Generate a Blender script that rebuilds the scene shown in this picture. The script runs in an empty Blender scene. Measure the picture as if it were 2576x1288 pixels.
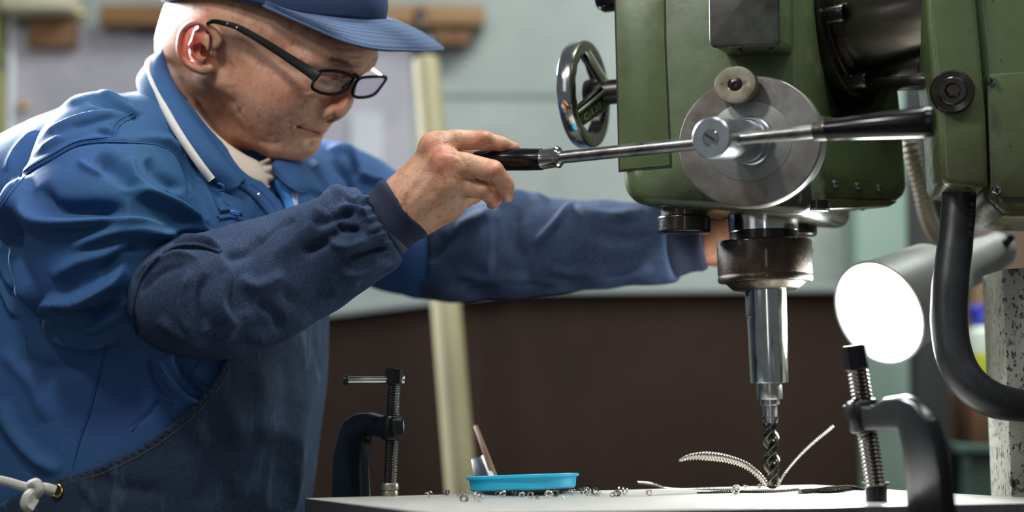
import bpy, bmesh, math, random
import numpy as np
from mathutils import Vector, Matrix

random.seed(4)
RNG = np.random.default_rng(4)
SC = bpy.context.scene
COL = SC.collection

# ------------------------------------------------------------------ camera
FPX = 4000.0                                   # focal length in pixels of the 2576 px wide frame
AL = math.atan(316 / 4000)                     # camera looks up a little
CAM = np.array([0.0, 0.0, 1.058])
FW = np.array([0, math.cos(AL), math.sin(AL)])
UP = np.array([0, -math.sin(AL), math.cos(AL)])
RT = np.array([1.0, 0, 0])
cam_data = bpy.data.cameras.new('camera')
cam = bpy.data.objects.new('camera', cam_data)
COL.objects.link(cam)
cam.location = CAM
cam.rotation_euler = (math.pi / 2 + AL, 0, 0)
cam_data.sensor_width = 36.0
cam_data.lens = FPX / 2576 * 36.0
cam_data.clip_start = 0.05
cam_data.dof.use_dof = True
cam_data.dof.focus_distance = 1.545
cam_data.dof.aperture_fstop = 1.9
SC.camera = cam

# ------------------------------------------------------------------ view, world, lamps
SC.view_settings.view_transform = 'Standard'
SC.view_settings.look = 'None'
SC.view_settings.gamma = 1.0
SC.view_settings.use_curve_mapping = False
SC.view_settings.exposure = 0.0
world = bpy.data.worlds.new('workshop_air')
SC.world = world
world.use_nodes = True
world.node_tree.nodes['Background'].inputs[0].default_value = (0.80, 0.90, 1.0, 1)
world.node_tree.nodes['Background'].inputs[1].default_value = 0.13


def lamp(name, kind, loc, aim, power, color=(1, 1, 1), size=0.3, size_y=None, spot=None, spread=None):
    d = bpy.data.lights.new(name, kind)
    d.energy = power
    d.color = color
    if kind == 'AREA':
        d.shape = 'RECTANGLE'
        d.size = size
        d.size_y = size_y or size
        if spread:
            d.spread = math.radians(spread)
    else:
        d.shadow_soft_size = size
        if spot:
            d.spot_size = math.radians(spot)
            d.spot_blend = 0.4
    o = bpy.data.objects.new(name, d)
    COL.objects.link(o)
    o.location = loc
    v = Vector(aim) - Vector(loc)
    o.rotation_euler = v.to_track_quat('-Z', 'Y').to_euler()
    return o


lamp('window_light', 'AREA', (-1.3, 2.70, 2.05), (-0.5, 1.6, 1.15), 54, (0.93, 0.97, 1.0), 0.8, 0.6, spread=78)
lamp('ceiling_tube', 'AREA', (0.75, 0.80, 2.5), (0.4, 1.5, 1.2), 10, (0.95, 1.0, 0.98), 1.3, 0.10)
lamp('ceiling_lamp', 'AREA', (-0.50, 0.82, 2.15), (0.0, 1.6, 1.15), 8, (0.97, 1.0, 0.97), 0.14, 0.14)
lamp('ceiling_lamp', 'AREA', (-1.05, 0.75, 2.2), (0.1, 1.6, 1.1), 4, (1.0, 0.97, 0.93), 0.12, 0.12)
lamp('ceiling_tube', 'AREA', (0.7, 1.9, 2.7), (0.3, 2.4, 1.0), 44, (0.93, 1.0, 0.98), 1.6, 0.25)
lamp('front_fill', 'AREA', (-2.0, -0.6, 2.0), (0, 1.6, 1.2), 3, (0.92, 0.97, 1.0), 0.9, 1.4)  # added soft fill, brightens the worker from front left


lamp('door_light', 'AREA', (-0.10, -2.2, 1.35), (0.2, 1.5, 1.2), 4.5, (0.97, 1.0, 0.98), 0.30, 1.7)


# ------------------------------------------------------------------ geometry helpers (numpy)
def ray(px, py):
    return FW + (px - 1288) / FPX * RT - (py - 644) / FPX * UP


def W(px, py, d):
    """world point seen in the photograph at (px, py), standing d metres away"""
    r = ray(px, py)
    return CAM + r * (d / r[1])


def WL(pts):
    return np.array([W(*p[:3]) for p in pts])


def proj(P):
    q = np.atleast_2d(P) - CAM
    dep = q @ FW
    return np.c_[1288 + FPX * (q @ RT) / dep, 644 - FPX * (q @ UP) / dep]


def px_m(d):
    return d / FPX


def norm(v):
    v = np.asarray(v, float)
    return v / np.linalg.norm(v)


def on_plane(px, py, pt, n):
    r = ray(px, py)
    return CAM + r * (((np.asarray(pt) - CAM) @ n) / (r @ n))


def frame(axis, hint=(0, 0, 1)):
    w = norm(axis)
    h = np.asarray(hint, float)
    if abs(w @ norm(h)) > 0.98:
        h = np.array([1.0, 0, 0])
    u = norm(np.cross(h, w))
    return u, np.cross(w, u), w


def catmull(P, n, closed=False):
    P = np.asarray(P, float)
    if closed:
        Q = np.vstack([P[-1], P, P[0], P[1]])
    else:
        Q = np.vstack([2 * P[0] - P[1], P, 2 * P[-1] - P[-2]])
    m = len(Q) - 3
    t = np.linspace(0, m, n, endpoint=not closed)
    i = np.minimum(t.astype(int), m - 1)
    f = (t - i)[:, None]
    a, b, c, d = Q[i], Q[i + 1], Q[i + 2], Q[i + 3]
    return 0.5 * (2 * b + (c - a) * f + (2 * a - 5 * b + 4 * c - d) * f ** 2 + (3 * b - a - 3 * c + d) * f ** 3)


def arclen(P, n):
    """resample a polyline evenly"""
    s = np.r_[0, np.cumsum(np.linalg.norm(np.diff(P, axis=0), axis=1))]
    t = np.linspace(0, s[-1], n)
    return np.stack([np.interp(t, s, P[:, k]) for k in range(P.shape[1])], 1)


def join(*ms):
    V, F, o = [], [], 0
    for v, f in ms:
        V.append(np.asarray(v, float))
        F += [tuple(int(i) + o for i in q) for q in f]
        o += len(v)
    return np.vstack(V), F


def grid_faces(nu, nv, cu=False, cv=False):
    F = []
    for i in range(nu if cu else nu - 1):
        for j in range(nv if cv else nv - 1):
            a, b = i * nv + j, ((i + 1) % nu) * nv + j
            c, d = ((i + 1) % nu) * nv + (j + 1) % nv, i * nv + (j + 1) % nv
            F.append((a, b, c, d))
    return F


def lathe(o, axis, prof, n=48, hint=(0, 0, 1), sx=1.0, sy=1.0, closed=False):
    """prof: (radius, height along axis); open ends are closed when radius > 0"""
    u, v, w = frame(axis, hint)
    a = np.linspace(0, 2 * math.pi, n, endpoint=False)
    V = []
    for r, h in prof:
        V.append(np.asarray(o) + np.outer(np.cos(a) * r * sx, u) + np.outer(np.sin(a) * r * sy, v) + h * w)
    V = np.vstack(V)
    m = len(prof)
    F = [tuple(q[::-1]) for q in grid_faces(m, n, cu=closed, cv=True)]
    if not closed:
        F.append(tuple(range(n))[::-1])
        F.append(tuple(range((m - 1) * n, m * n)))
    return V, F


def cyl(a, b, r, r2=None, n=32, bev=0.0):
    a, b = np.asarray(a, float), np.asarray(b, float)
    L = np.linalg.norm(b - a)
    r2 = r if r2 is None else r2
    if bev:
        p = [(r - bev, 0), (r - bev * .3, bev * .3), (r, bev), (r2, L - bev), (r2 - bev * .3, L - bev * .3), (r2 - bev, L)]
    else:
        p = [(r, 0), (r2, L)]
    return lathe(a, b - a, p, n)


def path_frames(P):
    T = np.gradient(P, axis=0)
    T /= np.linalg.norm(T, axis=1)[:, None]
    N = np.zeros_like(P)
    h = np.array([0, 0, 1.0]) if abs(T[0, 2]) < .9 else np.array([1.0, 0, 0])
    N[0] = norm(np.cross(T[0], h))
    for i in range(1, len(P)):
        v = N[i - 1] - T[i] * (N[i - 1] @ T[i])
        N[i] = norm(v)
    return T, N, np.cross(T, N)


def tube(P, r, n=12, shape=None, twist=0.0, caps=True):
    """sweep; r scalar/array; shape(angle)->radius factor; twist in radians over the length"""
    P = np.asarray(P, float)
    m = len(P)
    r = np.broadcast_to(np.asarray(r, float), (m,))
    T, N, B = path_frames(P)
    a = np.linspace(0, 2 * math.pi, n, endpoint=False)
    s = np.ones(n) if shape is None else np.array([shape(x) for x in a])
    V = []
    for i in range(m):
        t = a + twist * i / max(1, m - 1)
        V.append(P[i] + np.outer(np.cos(t) * s * r[i], N[i]) + np.outer(np.sin(t) * s * r[i], B[i]))
    F = grid_faces(m, n, cv=True)
    if caps:
        F = F + [tuple(range(n))[::-1], tuple(range((m - 1) * n, m * n))]
    return np.vstack(V), F


def bm_out(bm):
    bm.verts.ensure_lookup_table()
    V = np.array([v.co[:] for v in bm.verts])
    F = [tuple(v.index for v in f.verts) for f in bm.faces]
    bm.free()
    return V, F


def bm_in(V, F):
    bm = bmesh.new()
    vs = [bm.verts.new(v) for v in V]
    for f in F:
        bm.faces.new([vs[i] for i in f])
    bm.normal_update()
    bm.verts.index_update()
    return bm


def bevel(V, F, w, seg=2, ang=30):
    bm = bm_in(V, F)
    bmesh.ops.recalc_face_normals(bm, faces=bm.faces[:])
    ed = [e for e in bm.edges if len(e.link_faces) == 2 and e.calc_face_angle(0) > math.radians(ang)]
    bmesh.ops.bevel(bm, geom=ed, offset=w, segments=seg, affect='EDGES', profile=0.5, clamp_overlap=True)
    bm.verts.index_update()
    return bm_out(bm)


def prism(poly, back, bev=0.0, seg=2):
    """poly: (n,3) planar outline; back: vector along which it is thickened"""
    P = np.asarray(poly, float)
    n = len(P)
    V = np.vstack([P, P + np.asarray(back)])
    F = [tuple(range(n)), tuple(range(2 * n - 1, n - 1, -1))]
    F += [(i, i + n, (i + 1) % n + n, (i + 1) % n) for i in range(n)]
    if bev:
        return bevel(V, F, bev, seg)
    bm = bm_in(V, F)
    bmesh.ops.recalc_face_normals(bm, faces=bm.faces[:])
    return bm_out(bm)


def box(c, ex, ey, ez, bev=0.0, seg=2):
    """c centre, ex/ey/ez half-extent vectors"""
    c, ex, ey, ez = [np.asarray(x, float) for x in (c, ex, ey, ez)]
    P = [c - ex - ey - ez, c + ex - ey - ez, c + ex + ey - ez, c - ex + ey - ez]
    return prism(P, 2 * ez, bev, seg)


def abox(x0, x1, y0, y1, z0, z1, bev=0.0, seg=2):
    return box(((x0 + x1) / 2, (y0 + y1) / 2, (z0 + z1) / 2), ((x1 - x0) / 2, 0, 0), (0, (y1 - y0) / 2, 0), (0, 0, (z1 - z0) / 2), bev, seg)


def round_poly(P, r, n=5):
    """round the corners of a polygon; r scalar or list"""
    P = np.asarray(P, float)
    m = len(P)
    rr = np.broadcast_to(np.asarray(r, float), (m,))
    out = []
    for i in range(m):
        a, b, c = P[i - 1], P[i], P[(i + 1) % m]
        if rr[i] <= 0:
            out.append(b)
            continue
        k = min(rr[i], .45 * np.linalg.norm(a - b), .45 * np.linalg.norm(c - b))
        p, q = b + norm(a - b) * k, b + norm(c - b) * k
        for t in np.linspace(0, 1, n):
            out.append((1 - t) ** 2 * p + 2 * t * (1 - t) * b + t * t * q)
    return np.array(out)


def strip(A, B, n=40, m=8, bulge=0.0, thick=0.002, bdir=None, ripple=None):
    """cloth band between two space curves, thickened"""
    A = arclen(catmull(A, 200), n)
    B = arclen(catmull(B, 200), n)
    t = np.linspace(0, 1, m)
    G = A[:, None] * (1 - t)[None, :, None] + B[:, None] * t[None, :, None]
    du = np.gradient(G, axis=0)
    dv = np.gradient(G, axis=1)
    N = np.cross(du, dv)
    N /= np.linalg.norm(N, axis=2)[:, :, None] + 1e-12
    d = np.asarray(bdir if bdir is not None else (0, -1, 0), float)
    sg = np.sign((N * d).sum(2).mean()) or 1.0
    N *= sg
    G = G + N * (bulge * 4 * t * (1 - t))[None, :, None]
    if ripple is not None:
        s = np.linspace(0, 1, n)[:, None]
        G = G + N * ripple(s, t[None, :])[:, :, None]
    Vf = (G + N * thick * .5).reshape(-1, 3)
    Vb = (G - N * thick * .5).reshape(-1, 3)
    F = grid_faces(n, m)
    k = n * m
    Fb = [tuple(i + k for i in f[::-1]) for f in F]
    rim = [i * m for i in range(n)] + [(n - 1) * m + j for j in range(1, m)] + [i * m + m - 1 for i in range(n - 2, -1, -1)] + [j for j in range(m - 2, 0, -1)]
    Fr = [(rim[i], rim[(i + 1) % len(rim)], rim[(i + 1) % len(rim)] + k, rim[i] + k) for i in range(len(rim))]
    bm = bm_in(np.vstack([Vf, Vb]), F + Fb + Fr)
    bmesh.ops.recalc_face_normals(bm, faces=bm.faces[:])
    return bm_out(bm)


# ------------------------------------------------------------------ implicit shapes -> one skin (surface nets)
class Body:
    def __init__(self):
        self.ops = []

    def cone(self, a, b, ra, rb, k=0.01, sub=False, mir=False):
        self.ops.append(('c', np.float32(a), np.float32(b), ra, rb, k, sub, mir))
        return self

    def ball(self, c, r, k=0.01, sub=False, mir=False, R=None):
        r = np.broadcast_to(np.float32(r), (3,))
        self.ops.append(('e', np.float32(c), r.copy(), None if R is None else np.float32(R), None, k, sub, mir))
        return self

    def cut(self, c, n, k=0.004):
        """keep only the side of a plane the normal points away from"""
        self.ops.append(('p', np.float32(c), np.float32(norm(n)), 0, 0, k, True, False))
        return self

    def chain(self, nodes, k=0.01, kin=None, **kw):
        for i in range(len(nodes) - 1):
            self.cone(nodes[i][:3], nodes[i + 1][:3], nodes[i][3], nodes[i + 1][3], k if i == 0 else (kin or k), **kw)
        return self

    def pix(self, nodes, k=0.01, kin=None, **kw):
        """nodes (px, py, depth, radius in px)"""
        return self.chain([(*W(x, y, d), r * px_m(d)) for x, y, d, r in nodes], k, kin, **kw)

    def __call__(self, P):
        P = P.astype(np.float32)
        d = np.full(len(P), 9.0, np.float32)
        Pm = P.copy()
        Pm[:, 1] = np.abs(Pm[:, 1])
        for t, a, b, c, e, k, sub, mir in self.ops:
            Q = Pm if mir else P
            if t == 'p':
                di = -((Q - a) @ b)
            elif t == 'c':
                ab = b - a
                q = Q - a
                h = np.clip(q @ ab / (ab @ ab + 1e-12), 0, 1)
                di = np.linalg.norm(q - h[:, None] * ab, axis=1) - (c + (e - c) * h)
            else:
                q = Q - a
                if c is not None:
                    q = q @ c.T
                k0 = np.linalg.norm(q / b, axis=1)
                k1 = np.linalg.norm(q / (b * b), axis=1) + 1e-9
                di = k0 * (k0 - 1) / k1
                di = np.where(k0 < 1e-3, -b.min(), di)
            if sub:
                h = np.clip(.5 - .5 * (d + di) / k, 0, 1)
                d = d * (1 - h) + (-di) * h + k * h * (1 - h)
            else:
                h = np.clip(.5 + .5 * (d - di) / k, 0, 1)
                d = d * (1 - h) + di * h - k * h * (1 - h)
        return d


def skin(fn, lo, hi, h, m=4):
    lo, hi = np.asarray(lo, float), np.asarray(hi, float)
    nc = np.ceil((hi - lo) / (h * m)).astype(int)
    g = np.stack(np.meshgrid(*[np.arange(n) for n in nc], indexing='ij'), -1).reshape(-1, 3)
    cen = lo + (g + .5 - .5 / m) * h * m
    dc = np.concatenate([fn(c) for c in np.array_split(cen, max(1, len(cen) // 300000))])
    near = np.abs(dc) < h * m * .87 * 1.5 + h
    S = nc * m
    D = np.repeat(np.repeat(np.repeat(np.where(dc < 0, -1, 1).reshape(nc).astype(np.float32), m, 0), m, 1), m, 2)
    gi = g[near] * m
    off = np.stack(np.meshgrid(*[np.arange(m)] * 3, indexing='ij'), -1).reshape(-1, 3)
    idx = (gi[:, None] + off[None]).reshape(-1, 3)
    val = np.concatenate([fn(lo + c * h) for c in np.array_split(idx, max(1, len(idx) // 300000))])
    D[idx[:, 0], idx[:, 1], idx[:, 2]] = val
    ins = D < 0
    cs = sum(ins[x:S[0] - 1 + x, y:S[1] - 1 + y, z:S[2] - 1 + z].astype(np.int8) for x in (0, 1) for y in (0, 1) for z in (0, 1))
    act = np.argwhere((cs > 0) & (cs < 8))
    vid = np.full(cs.shape, -1, np.int32)
    vid[act[:, 0], act[:, 1], act[:, 2]] = np.arange(len(act))
    cor = np.array([(x, y, z) for x in (0, 1) for y in (0, 1) for z in (0, 1)])
    val = np.stack([D[act[:, 0] + c[0], act[:, 1] + c[1], act[:, 2] + c[2]] for c in cor], 1)
    acc = np.zeros((len(act), 3))
    cnt = np.zeros(len(act))
    for i in range(8):
        for j in range(i + 1, 8):
            if np.abs(cor[i] - cor[j]).sum() != 1:
                continue
            a, b = val[:, i], val[:, j]
            x = (a < 0) != (b < 0)
            t = np.where(x, a / np.where(a == b, 1, a - b), 0)
            p = cor[i] + t[:, None] * (cor[j] - cor[i])
            acc[x] += p[x]
            cnt[x] += 1
    V = lo + (act + acc / np.maximum(cnt, 1)[:, None]) * h
    F = []
    for ax in range(3):
        sl0 = [slice(None)] * 3
        sl1 = [slice(None)] * 3
        sl0[ax] = slice(0, S[ax] - 1)
        sl1[ax] = slice(1, S[ax])
        A, B = ins[tuple(sl0)], ins[tuple(sl1)]
        e = np.argwhere(A != B)
        o1, o2 = [(1, 2), (2, 0), (0, 1)][ax]
        e = e[(e[:, o1] > 0) & (e[:, o2] > 0) & (e[:, o1] < S[o1] - 1) & (e[:, o2] < S[o2] - 1)]
        q = []
        for a, b in ((0, 0), (-1, 0), (-1, -1), (0, -1)):
            k = e.copy()
            k[:, o1] += a
            k[:, o2] += b
            q.append(vid[k[:, 0], k[:, 1], k[:, 2]])
        q = np.stack(q, 1)
        fl = A[e[:, 0], e[:, 1], e[:, 2]]
        q = np.where(fl[:, None], q, q[:, ::-1])
        F.append(q[(q >= 0).all(1)])
    return V, np.vstack(F)


def vnormals(V, F):
    F = np.asarray(F)
    n = np.cross(V[F[:, 2]] - V[F[:, 0]], V[F[:, 3]] - V[F[:, 1]])
    N = np.zeros_like(V)
    for k in range(4):
        np.add.at(N, F[:, k], n)
    return N / (np.linalg.norm(N, axis=1)[:, None] + 1e-12)


def smooth(V, F, it=1, lam=0.5):
    F = np.asarray(F)
    E = np.vstack([F[:, [0, 1]], F[:, [1, 2]], F[:, [2, 3]], F[:, [3, 0]]])
    cnt = np.bincount(E[:, 0], minlength=len(V)) + np.bincount(E[:, 1], minlength=len(V))
    for _ in range(it):
        A = np.zeros_like(V)
        for k in range(3):
            A[:, k] = np.bincount(E[:, 0], V[E[:, 1], k], len(V)) + np.bincount(E[:, 1], V[E[:, 0], k], len(V))
        V = V + lam * (A / np.maximum(cnt, 1)[:, None] - V)
    return V


def line_dist(p, L):
    """distance (px) to a polyline and position 0..1 along it, plus signed side"""
    L = np.asarray(L, float)
    best = np.full(len(p), 1e9)
    tt = np.zeros(len(p))
    side = np.zeros(len(p))
    seg = np.r_[0, np.cumsum(np.linalg.norm(np.diff(L, axis=0), axis=1))]
    for i in range(len(L) - 1):
        a, b = L[i], L[i + 1]
        ab = b - a
        q = p - a
        h = np.clip(q @ ab / (ab @ ab + 1e-9), 0, 1)
        r = q - h[:, None] * ab
        d = np.linalg.norm(r, axis=1)
        m = d < best
        best[m] = d[m]
        tt[m] = (seg[i] + h[m] * (seg[i + 1] - seg[i])) / seg[-1]
        side[m] = np.sign(ab[0] * q[m, 1] - ab[1] * q[m, 0])
    return best, tt, side


def sculpt(V, F, lines, dmax=99):
    """folds and creases pressed into a cloth or skin surface along drawn lines.
    line = (points, amplitude mm, width px, kind) ; kind 'r' round, 's' shelf: steep on one side"""
    N = vnormals(V, F)
    p = proj(V)
    face = np.clip(-(N @ FW) * 2.5 + .5, 0, 1) * (V[:, 1] < dmax)
    D = np.zeros(len(V))
    for ln in lines:
        L, amp, wd = ln[0], ln[1], ln[2]
        kind = ln[3] if len(ln) > 3 else 'r'
        L = catmull(np.array(L, float), 8 * len(L)) if len(L) > 2 else np.array(L, float)
        lo, hi = L.min(0) - 4 * wd, L.max(0) + 4 * wd
        m = np.where((p > lo).all(1) & (p < hi).all(1) & (face > 0))[0]
        if not len(m):
            continue
        d, t, sd = line_dist(p[m], L)
        tap = np.clip(np.minimum(t, 1 - t) * 5, 0, 1) ** .7
        if kind == 'r':
            g = np.exp(-(d / wd) ** 2)
        else:
            w2 = np.where(sd > 0, wd * 2.6, wd * .55)
            g = np.exp(-(d / w2) ** 2)
        D[m] += amp * .001 * g * tap
    return V + N * (D * face)[:, None]


from mathutils.bvhtree import BVHTree


def tree_of(V, F):
    return BVHTree.FromPolygons([tuple(v) for v in V], [tuple(int(i) for i in f) for f in F])


def drape(tree, pts, lift=0.0, n=None):
    """points lying on a finished surface under a drawn line"""
    L = catmull(np.array(pts, float), n or 10 * len(pts))
    out = []
    for x, y in L:
        r = norm(ray(x, y))
        hit = tree.ray_cast(Vector(CAM), Vector(r), 4.0)
        if hit[0] is not None:
            out.append(np.array(hit[0]) - r * lift)
    return np.array(out)


# ------------------------------------------------------------------ objects
LOC = {}


def new_mesh(name, V, F, mat, flat=None, ang=35, origin=(0, 0, 0)):
    me = bpy.data.meshes.new(name)
    V = np.asarray(V, float) - np.asarray(origin)
    if isinstance(F, np.ndarray):
        me.vertices.add(len(V))
        me.vertices.foreach_set('co', V.astype(np.float32).ravel())
        me.loops.add(F.size)
        me.loops.foreach_set('vertex_index', F.astype(np.int32).ravel())
        me.polygons.add(len(F))
        me.polygons.foreach_set('loop_start', np.arange(0, F.size, F.shape[1], dtype=np.int32))
        me.update(calc_edges=True)
    else:
        me.from_pydata([tuple(v) for v in V], [], [tuple(int(i) for i in f) for f in F])
        me.update()
    if not flat:
        me.polygons.foreach_set('use_smooth', [True] * len(me.polygons))
        if ang:
            me.set_sharp_from_angle(angle=math.radians(ang))
    if mat is not None:
        me.materials.append(mat)
    return me


def thing(name, loc, label, cat, group=None, kind=None):
    o = bpy.data.objects.new(name, None)
    o.empty_display_size = 0.02
    COL.objects.link(o)
    o.location = loc
    LOC[o] = np.asarray(loc, float)
    tag(o, label, cat, group, kind)
    return o


def tag(o, label=None, cat=None, group=None, kind=None):
    for k, v in (('label', label), ('category', cat), ('group', group), ('kind', kind)):
        if v:
            o[k] = v
    return o


def part(name, m, mat, parent=None, label=None, flat=None, ang=35, loc=None):
    org = LOC[parent] if parent is not None else np.asarray(loc if loc is not None else (0, 0, 0), float)
    o = bpy.data.objects.new(name, new_mesh(name, m[0], m[1], mat, flat, ang, org))
    COL.objects.link(o)
    if parent is not None:
        o.parent = parent
    else:
        o.location = org
    LOC[o] = org
    if label:
        o['label'] = label
    return o


def text_mesh(body, size, depth=0.0004):
    cu = bpy.data.curves.new('txt', 'FONT')
    cu.body = body
    cu.size = size
    cu.extrude = depth
    cu.align_x = 'CENTER'
    cu.align_y = 'CENTER'
    o = bpy.data.objects.new('txt', cu)
    me = bpy.data.meshes.new_from_object(o)
    V = np.array([v.co[:] for v in me.vertices])
    F = [tuple(p.vertices) for p in me.polygons]
    bpy.data.objects.remove(o)
    bpy.data.curves.remove(cu)
    bpy.data.meshes.remove(me)
    return V, F


# ------------------------------------------------------------------ materials
def srgb(r, g, b):
    f = lambda c: (c / 255 / 12.92) if c / 255 <= .04045 else ((c / 255 + .055) / 1.055) ** 2.4
    return (f(r), f(g), f(b), 1.0)


def mat(name, base, rough=0.5, metal=0.0, layers=(), bumps=(), coat=0.0, sss=0.0, spec=0.5, emit=None, trans=0.0, aniso=0.0, rnoise=0.0, attr=None, grime=None):
    """layers: (scale, detail, lo, hi, colour, amount, stretch) noise blotches of another colour;
    bumps: (kind, scale, strength, distance, stretch)"""
    m = bpy.data.materials.new(name)
    m.use_nodes = True
    nt = m.node_tree
    nd, lk = nt.nodes, nt.links
    b = nd['Principled BSDF']
    tc = nd.new('ShaderNodeTexCoord')

    def coord(stretch):
        if stretch is None:
            return tc.outputs['Object']
        mp = nd.new('ShaderNodeMapping')
        if len(stretch) == 6:
            mp.inputs['Rotation'].default_value = stretch[3:]
        mp.inputs['Scale'].default_value = stretch[:3]
        lk.new(tc.outputs['Object'], mp.inputs[0])
        return mp.outputs[0]

    rgb = nd.new('ShaderNodeRGB')
    rgb.outputs[0].default_value = base
    out = rgb.outputs[0]
    for ly in layers:
        sc_, det, lo, hi, colr, amt = ly[:6]
        st = ly[6] if len(ly) > 6 else None
        nz = nd.new('ShaderNodeTexNoise')
        nz.inputs['Scale'].default_value = sc_
        nz.inputs['Detail'].default_value = det
        nz.inputs['Roughness'].default_value = .6
        lk.new(coord(st), nz.inputs['Vector'])
        mr = nd.new('ShaderNodeMapRange')
        mr.inputs[1].default_value = lo
        mr.inputs[2].default_value = hi
        mr.inputs[4].default_value = amt
        lk.new(nz.outputs['Fac'], mr.inputs[0])
        mx = nd.new('ShaderNodeMix')
        mx.data_type = 'RGBA'
        lk.new(mr.outputs[0], mx.inputs['Factor'])
        lk.new(out, mx.inputs['A'])
        mx.inputs['B'].default_value = colr
        out = mx.outputs['Result']
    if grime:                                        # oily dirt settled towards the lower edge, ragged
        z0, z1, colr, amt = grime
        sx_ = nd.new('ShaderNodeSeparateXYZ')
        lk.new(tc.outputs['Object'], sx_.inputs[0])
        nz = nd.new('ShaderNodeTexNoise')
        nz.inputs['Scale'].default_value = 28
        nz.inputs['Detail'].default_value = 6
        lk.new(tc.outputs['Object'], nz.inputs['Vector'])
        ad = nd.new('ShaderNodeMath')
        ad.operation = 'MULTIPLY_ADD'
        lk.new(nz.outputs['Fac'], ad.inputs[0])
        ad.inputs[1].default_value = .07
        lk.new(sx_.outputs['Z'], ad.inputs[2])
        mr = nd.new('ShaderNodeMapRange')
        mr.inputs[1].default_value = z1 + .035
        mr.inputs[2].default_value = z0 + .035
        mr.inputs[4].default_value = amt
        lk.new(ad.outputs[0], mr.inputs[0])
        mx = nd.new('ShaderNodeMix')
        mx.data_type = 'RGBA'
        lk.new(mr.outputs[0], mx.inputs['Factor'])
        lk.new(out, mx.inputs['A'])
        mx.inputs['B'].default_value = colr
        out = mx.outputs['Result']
    for nm, colr, amt in (attr or ()):
        at = nd.new('ShaderNodeAttribute')
        at.attribute_name = nm
        mu = nd.new('ShaderNodeMath')
        mu.operation = 'MULTIPLY'
        mu.inputs[1].default_value = amt
        lk.new(at.outputs['Fac'], mu.inputs[0])
        mx = nd.new('ShaderNodeMix')
        mx.data_type = 'RGBA'
        lk.new(mu.outputs[0], mx.inputs['Factor'])
        lk.new(out, mx.inputs['A'])
        mx.inputs['B'].default_value = colr
        out = mx.outputs['Result']
    lk.new(out, b.inputs['Base Color'])
    b.inputs['Roughness'].default_value = rough
    if rnoise:
        nz = nd.new('ShaderNodeTexNoise')
        nz.inputs['Scale'].default_value = 60
        nz.inputs['Detail'].default_value = 5
        lk.new(tc.outputs['Object'], nz.inputs['Vector'])
        mr = nd.new('ShaderNodeMapRange')
        mr.inputs[1].default_value = .3
        mr.inputs[2].default_value = .7
        mr.inputs[3].default_value = max(0.02, rough - rnoise)
        mr.inputs[4].default_value = min(1, rough + rnoise)
        lk.new(nz.outputs['Fac'], mr.inputs[0])
        lk.new(mr.outputs[0], b.inputs['Roughness'])
    b.inputs['Metallic'].default_value = metal
    b.inputs['Specular IOR Level'].default_value = spec
    b.inputs['Coat Weight'].default_value = coat
    b.inputs['Coat Roughness'].default_value = .12
    b.inputs['Transmission Weight'].default_value = trans
    b.inputs['Anisotropic'].default_value = aniso
    if sss:
        b.inputs['Subsurface Weight'].default_value = sss
        b.inputs['Subsurface Radius'].default_value = (1.0, .35, .18)
        b.inputs['Subsurface Scale'].default_value = .006
    if emit:
        b.inputs['Emission Color'].default_value = emit[0]
        b.inputs['Emission Strength'].default_value = emit[1]
    prev = None
    for bp in bumps:
        kind, sc_, stg, dist = bp[:4]
        st = bp[4] if len(bp) > 4 else None
        if kind == 'wave':
            tx = nd.new('ShaderNodeTexWave')
            tx.inputs['Scale'].default_value = sc_
            tx.inputs['Distortion'].default_value = .6
            tx.inputs['Detail'].default_value = 1
        elif kind == 'voronoi':
            tx = nd.new('ShaderNodeTexVoronoi')
            tx.inputs['Scale'].default_value = sc_
        else:
            tx = nd.new('ShaderNodeTexNoise')
            tx.inputs['Scale'].default_value = sc_
            tx.inputs['Detail'].default_value = 4
        lk.new(coord(st), tx.inputs['Vector'])
        bu = nd.new('ShaderNodeBump')
        bu.inputs['Strength'].default_value = stg
        bu.inputs['Distance'].default_value = dist
        lk.new(tx.outputs['Distance' if kind == 'voronoi' else ('Color' if kind == 'wave' else 'Fac')], bu.inputs['Height'])
        if prev:
            lk.new(prev, bu.inputs['Normal'])
        prev = bu.outputs[0]
    if prev:
        lk.new(prev, b.inputs['Normal'])
    return m


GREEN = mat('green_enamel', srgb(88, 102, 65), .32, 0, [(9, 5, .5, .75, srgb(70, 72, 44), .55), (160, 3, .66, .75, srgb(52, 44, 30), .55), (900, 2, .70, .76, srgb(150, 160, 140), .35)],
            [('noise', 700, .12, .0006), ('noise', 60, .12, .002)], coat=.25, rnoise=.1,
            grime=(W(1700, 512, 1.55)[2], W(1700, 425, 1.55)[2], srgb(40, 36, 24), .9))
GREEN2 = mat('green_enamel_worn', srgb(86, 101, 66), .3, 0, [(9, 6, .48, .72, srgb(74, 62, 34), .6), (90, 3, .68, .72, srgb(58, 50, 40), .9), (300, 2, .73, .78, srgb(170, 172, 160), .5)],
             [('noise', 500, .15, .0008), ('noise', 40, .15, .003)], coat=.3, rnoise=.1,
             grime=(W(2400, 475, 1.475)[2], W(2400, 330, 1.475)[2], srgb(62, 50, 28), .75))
SEAM = mat('black_gap', (.004, .004, .004, 1), .6)
STEEL = mat('bare_steel', srgb(168, 168, 164), .3, 1, [(30, 5, .45, .7, srgb(110, 106, 100), .5)], rnoise=.1)
CHROME = mat('polished_steel', srgb(205, 205, 202), .14, 1, [(40, 4, .5, .7, srgb(150, 148, 145), .4)], rnoise=.06)
SATIN = mat('satin_steel', srgb(178, 182, 186), .32, 1, rnoise=.05)
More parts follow.
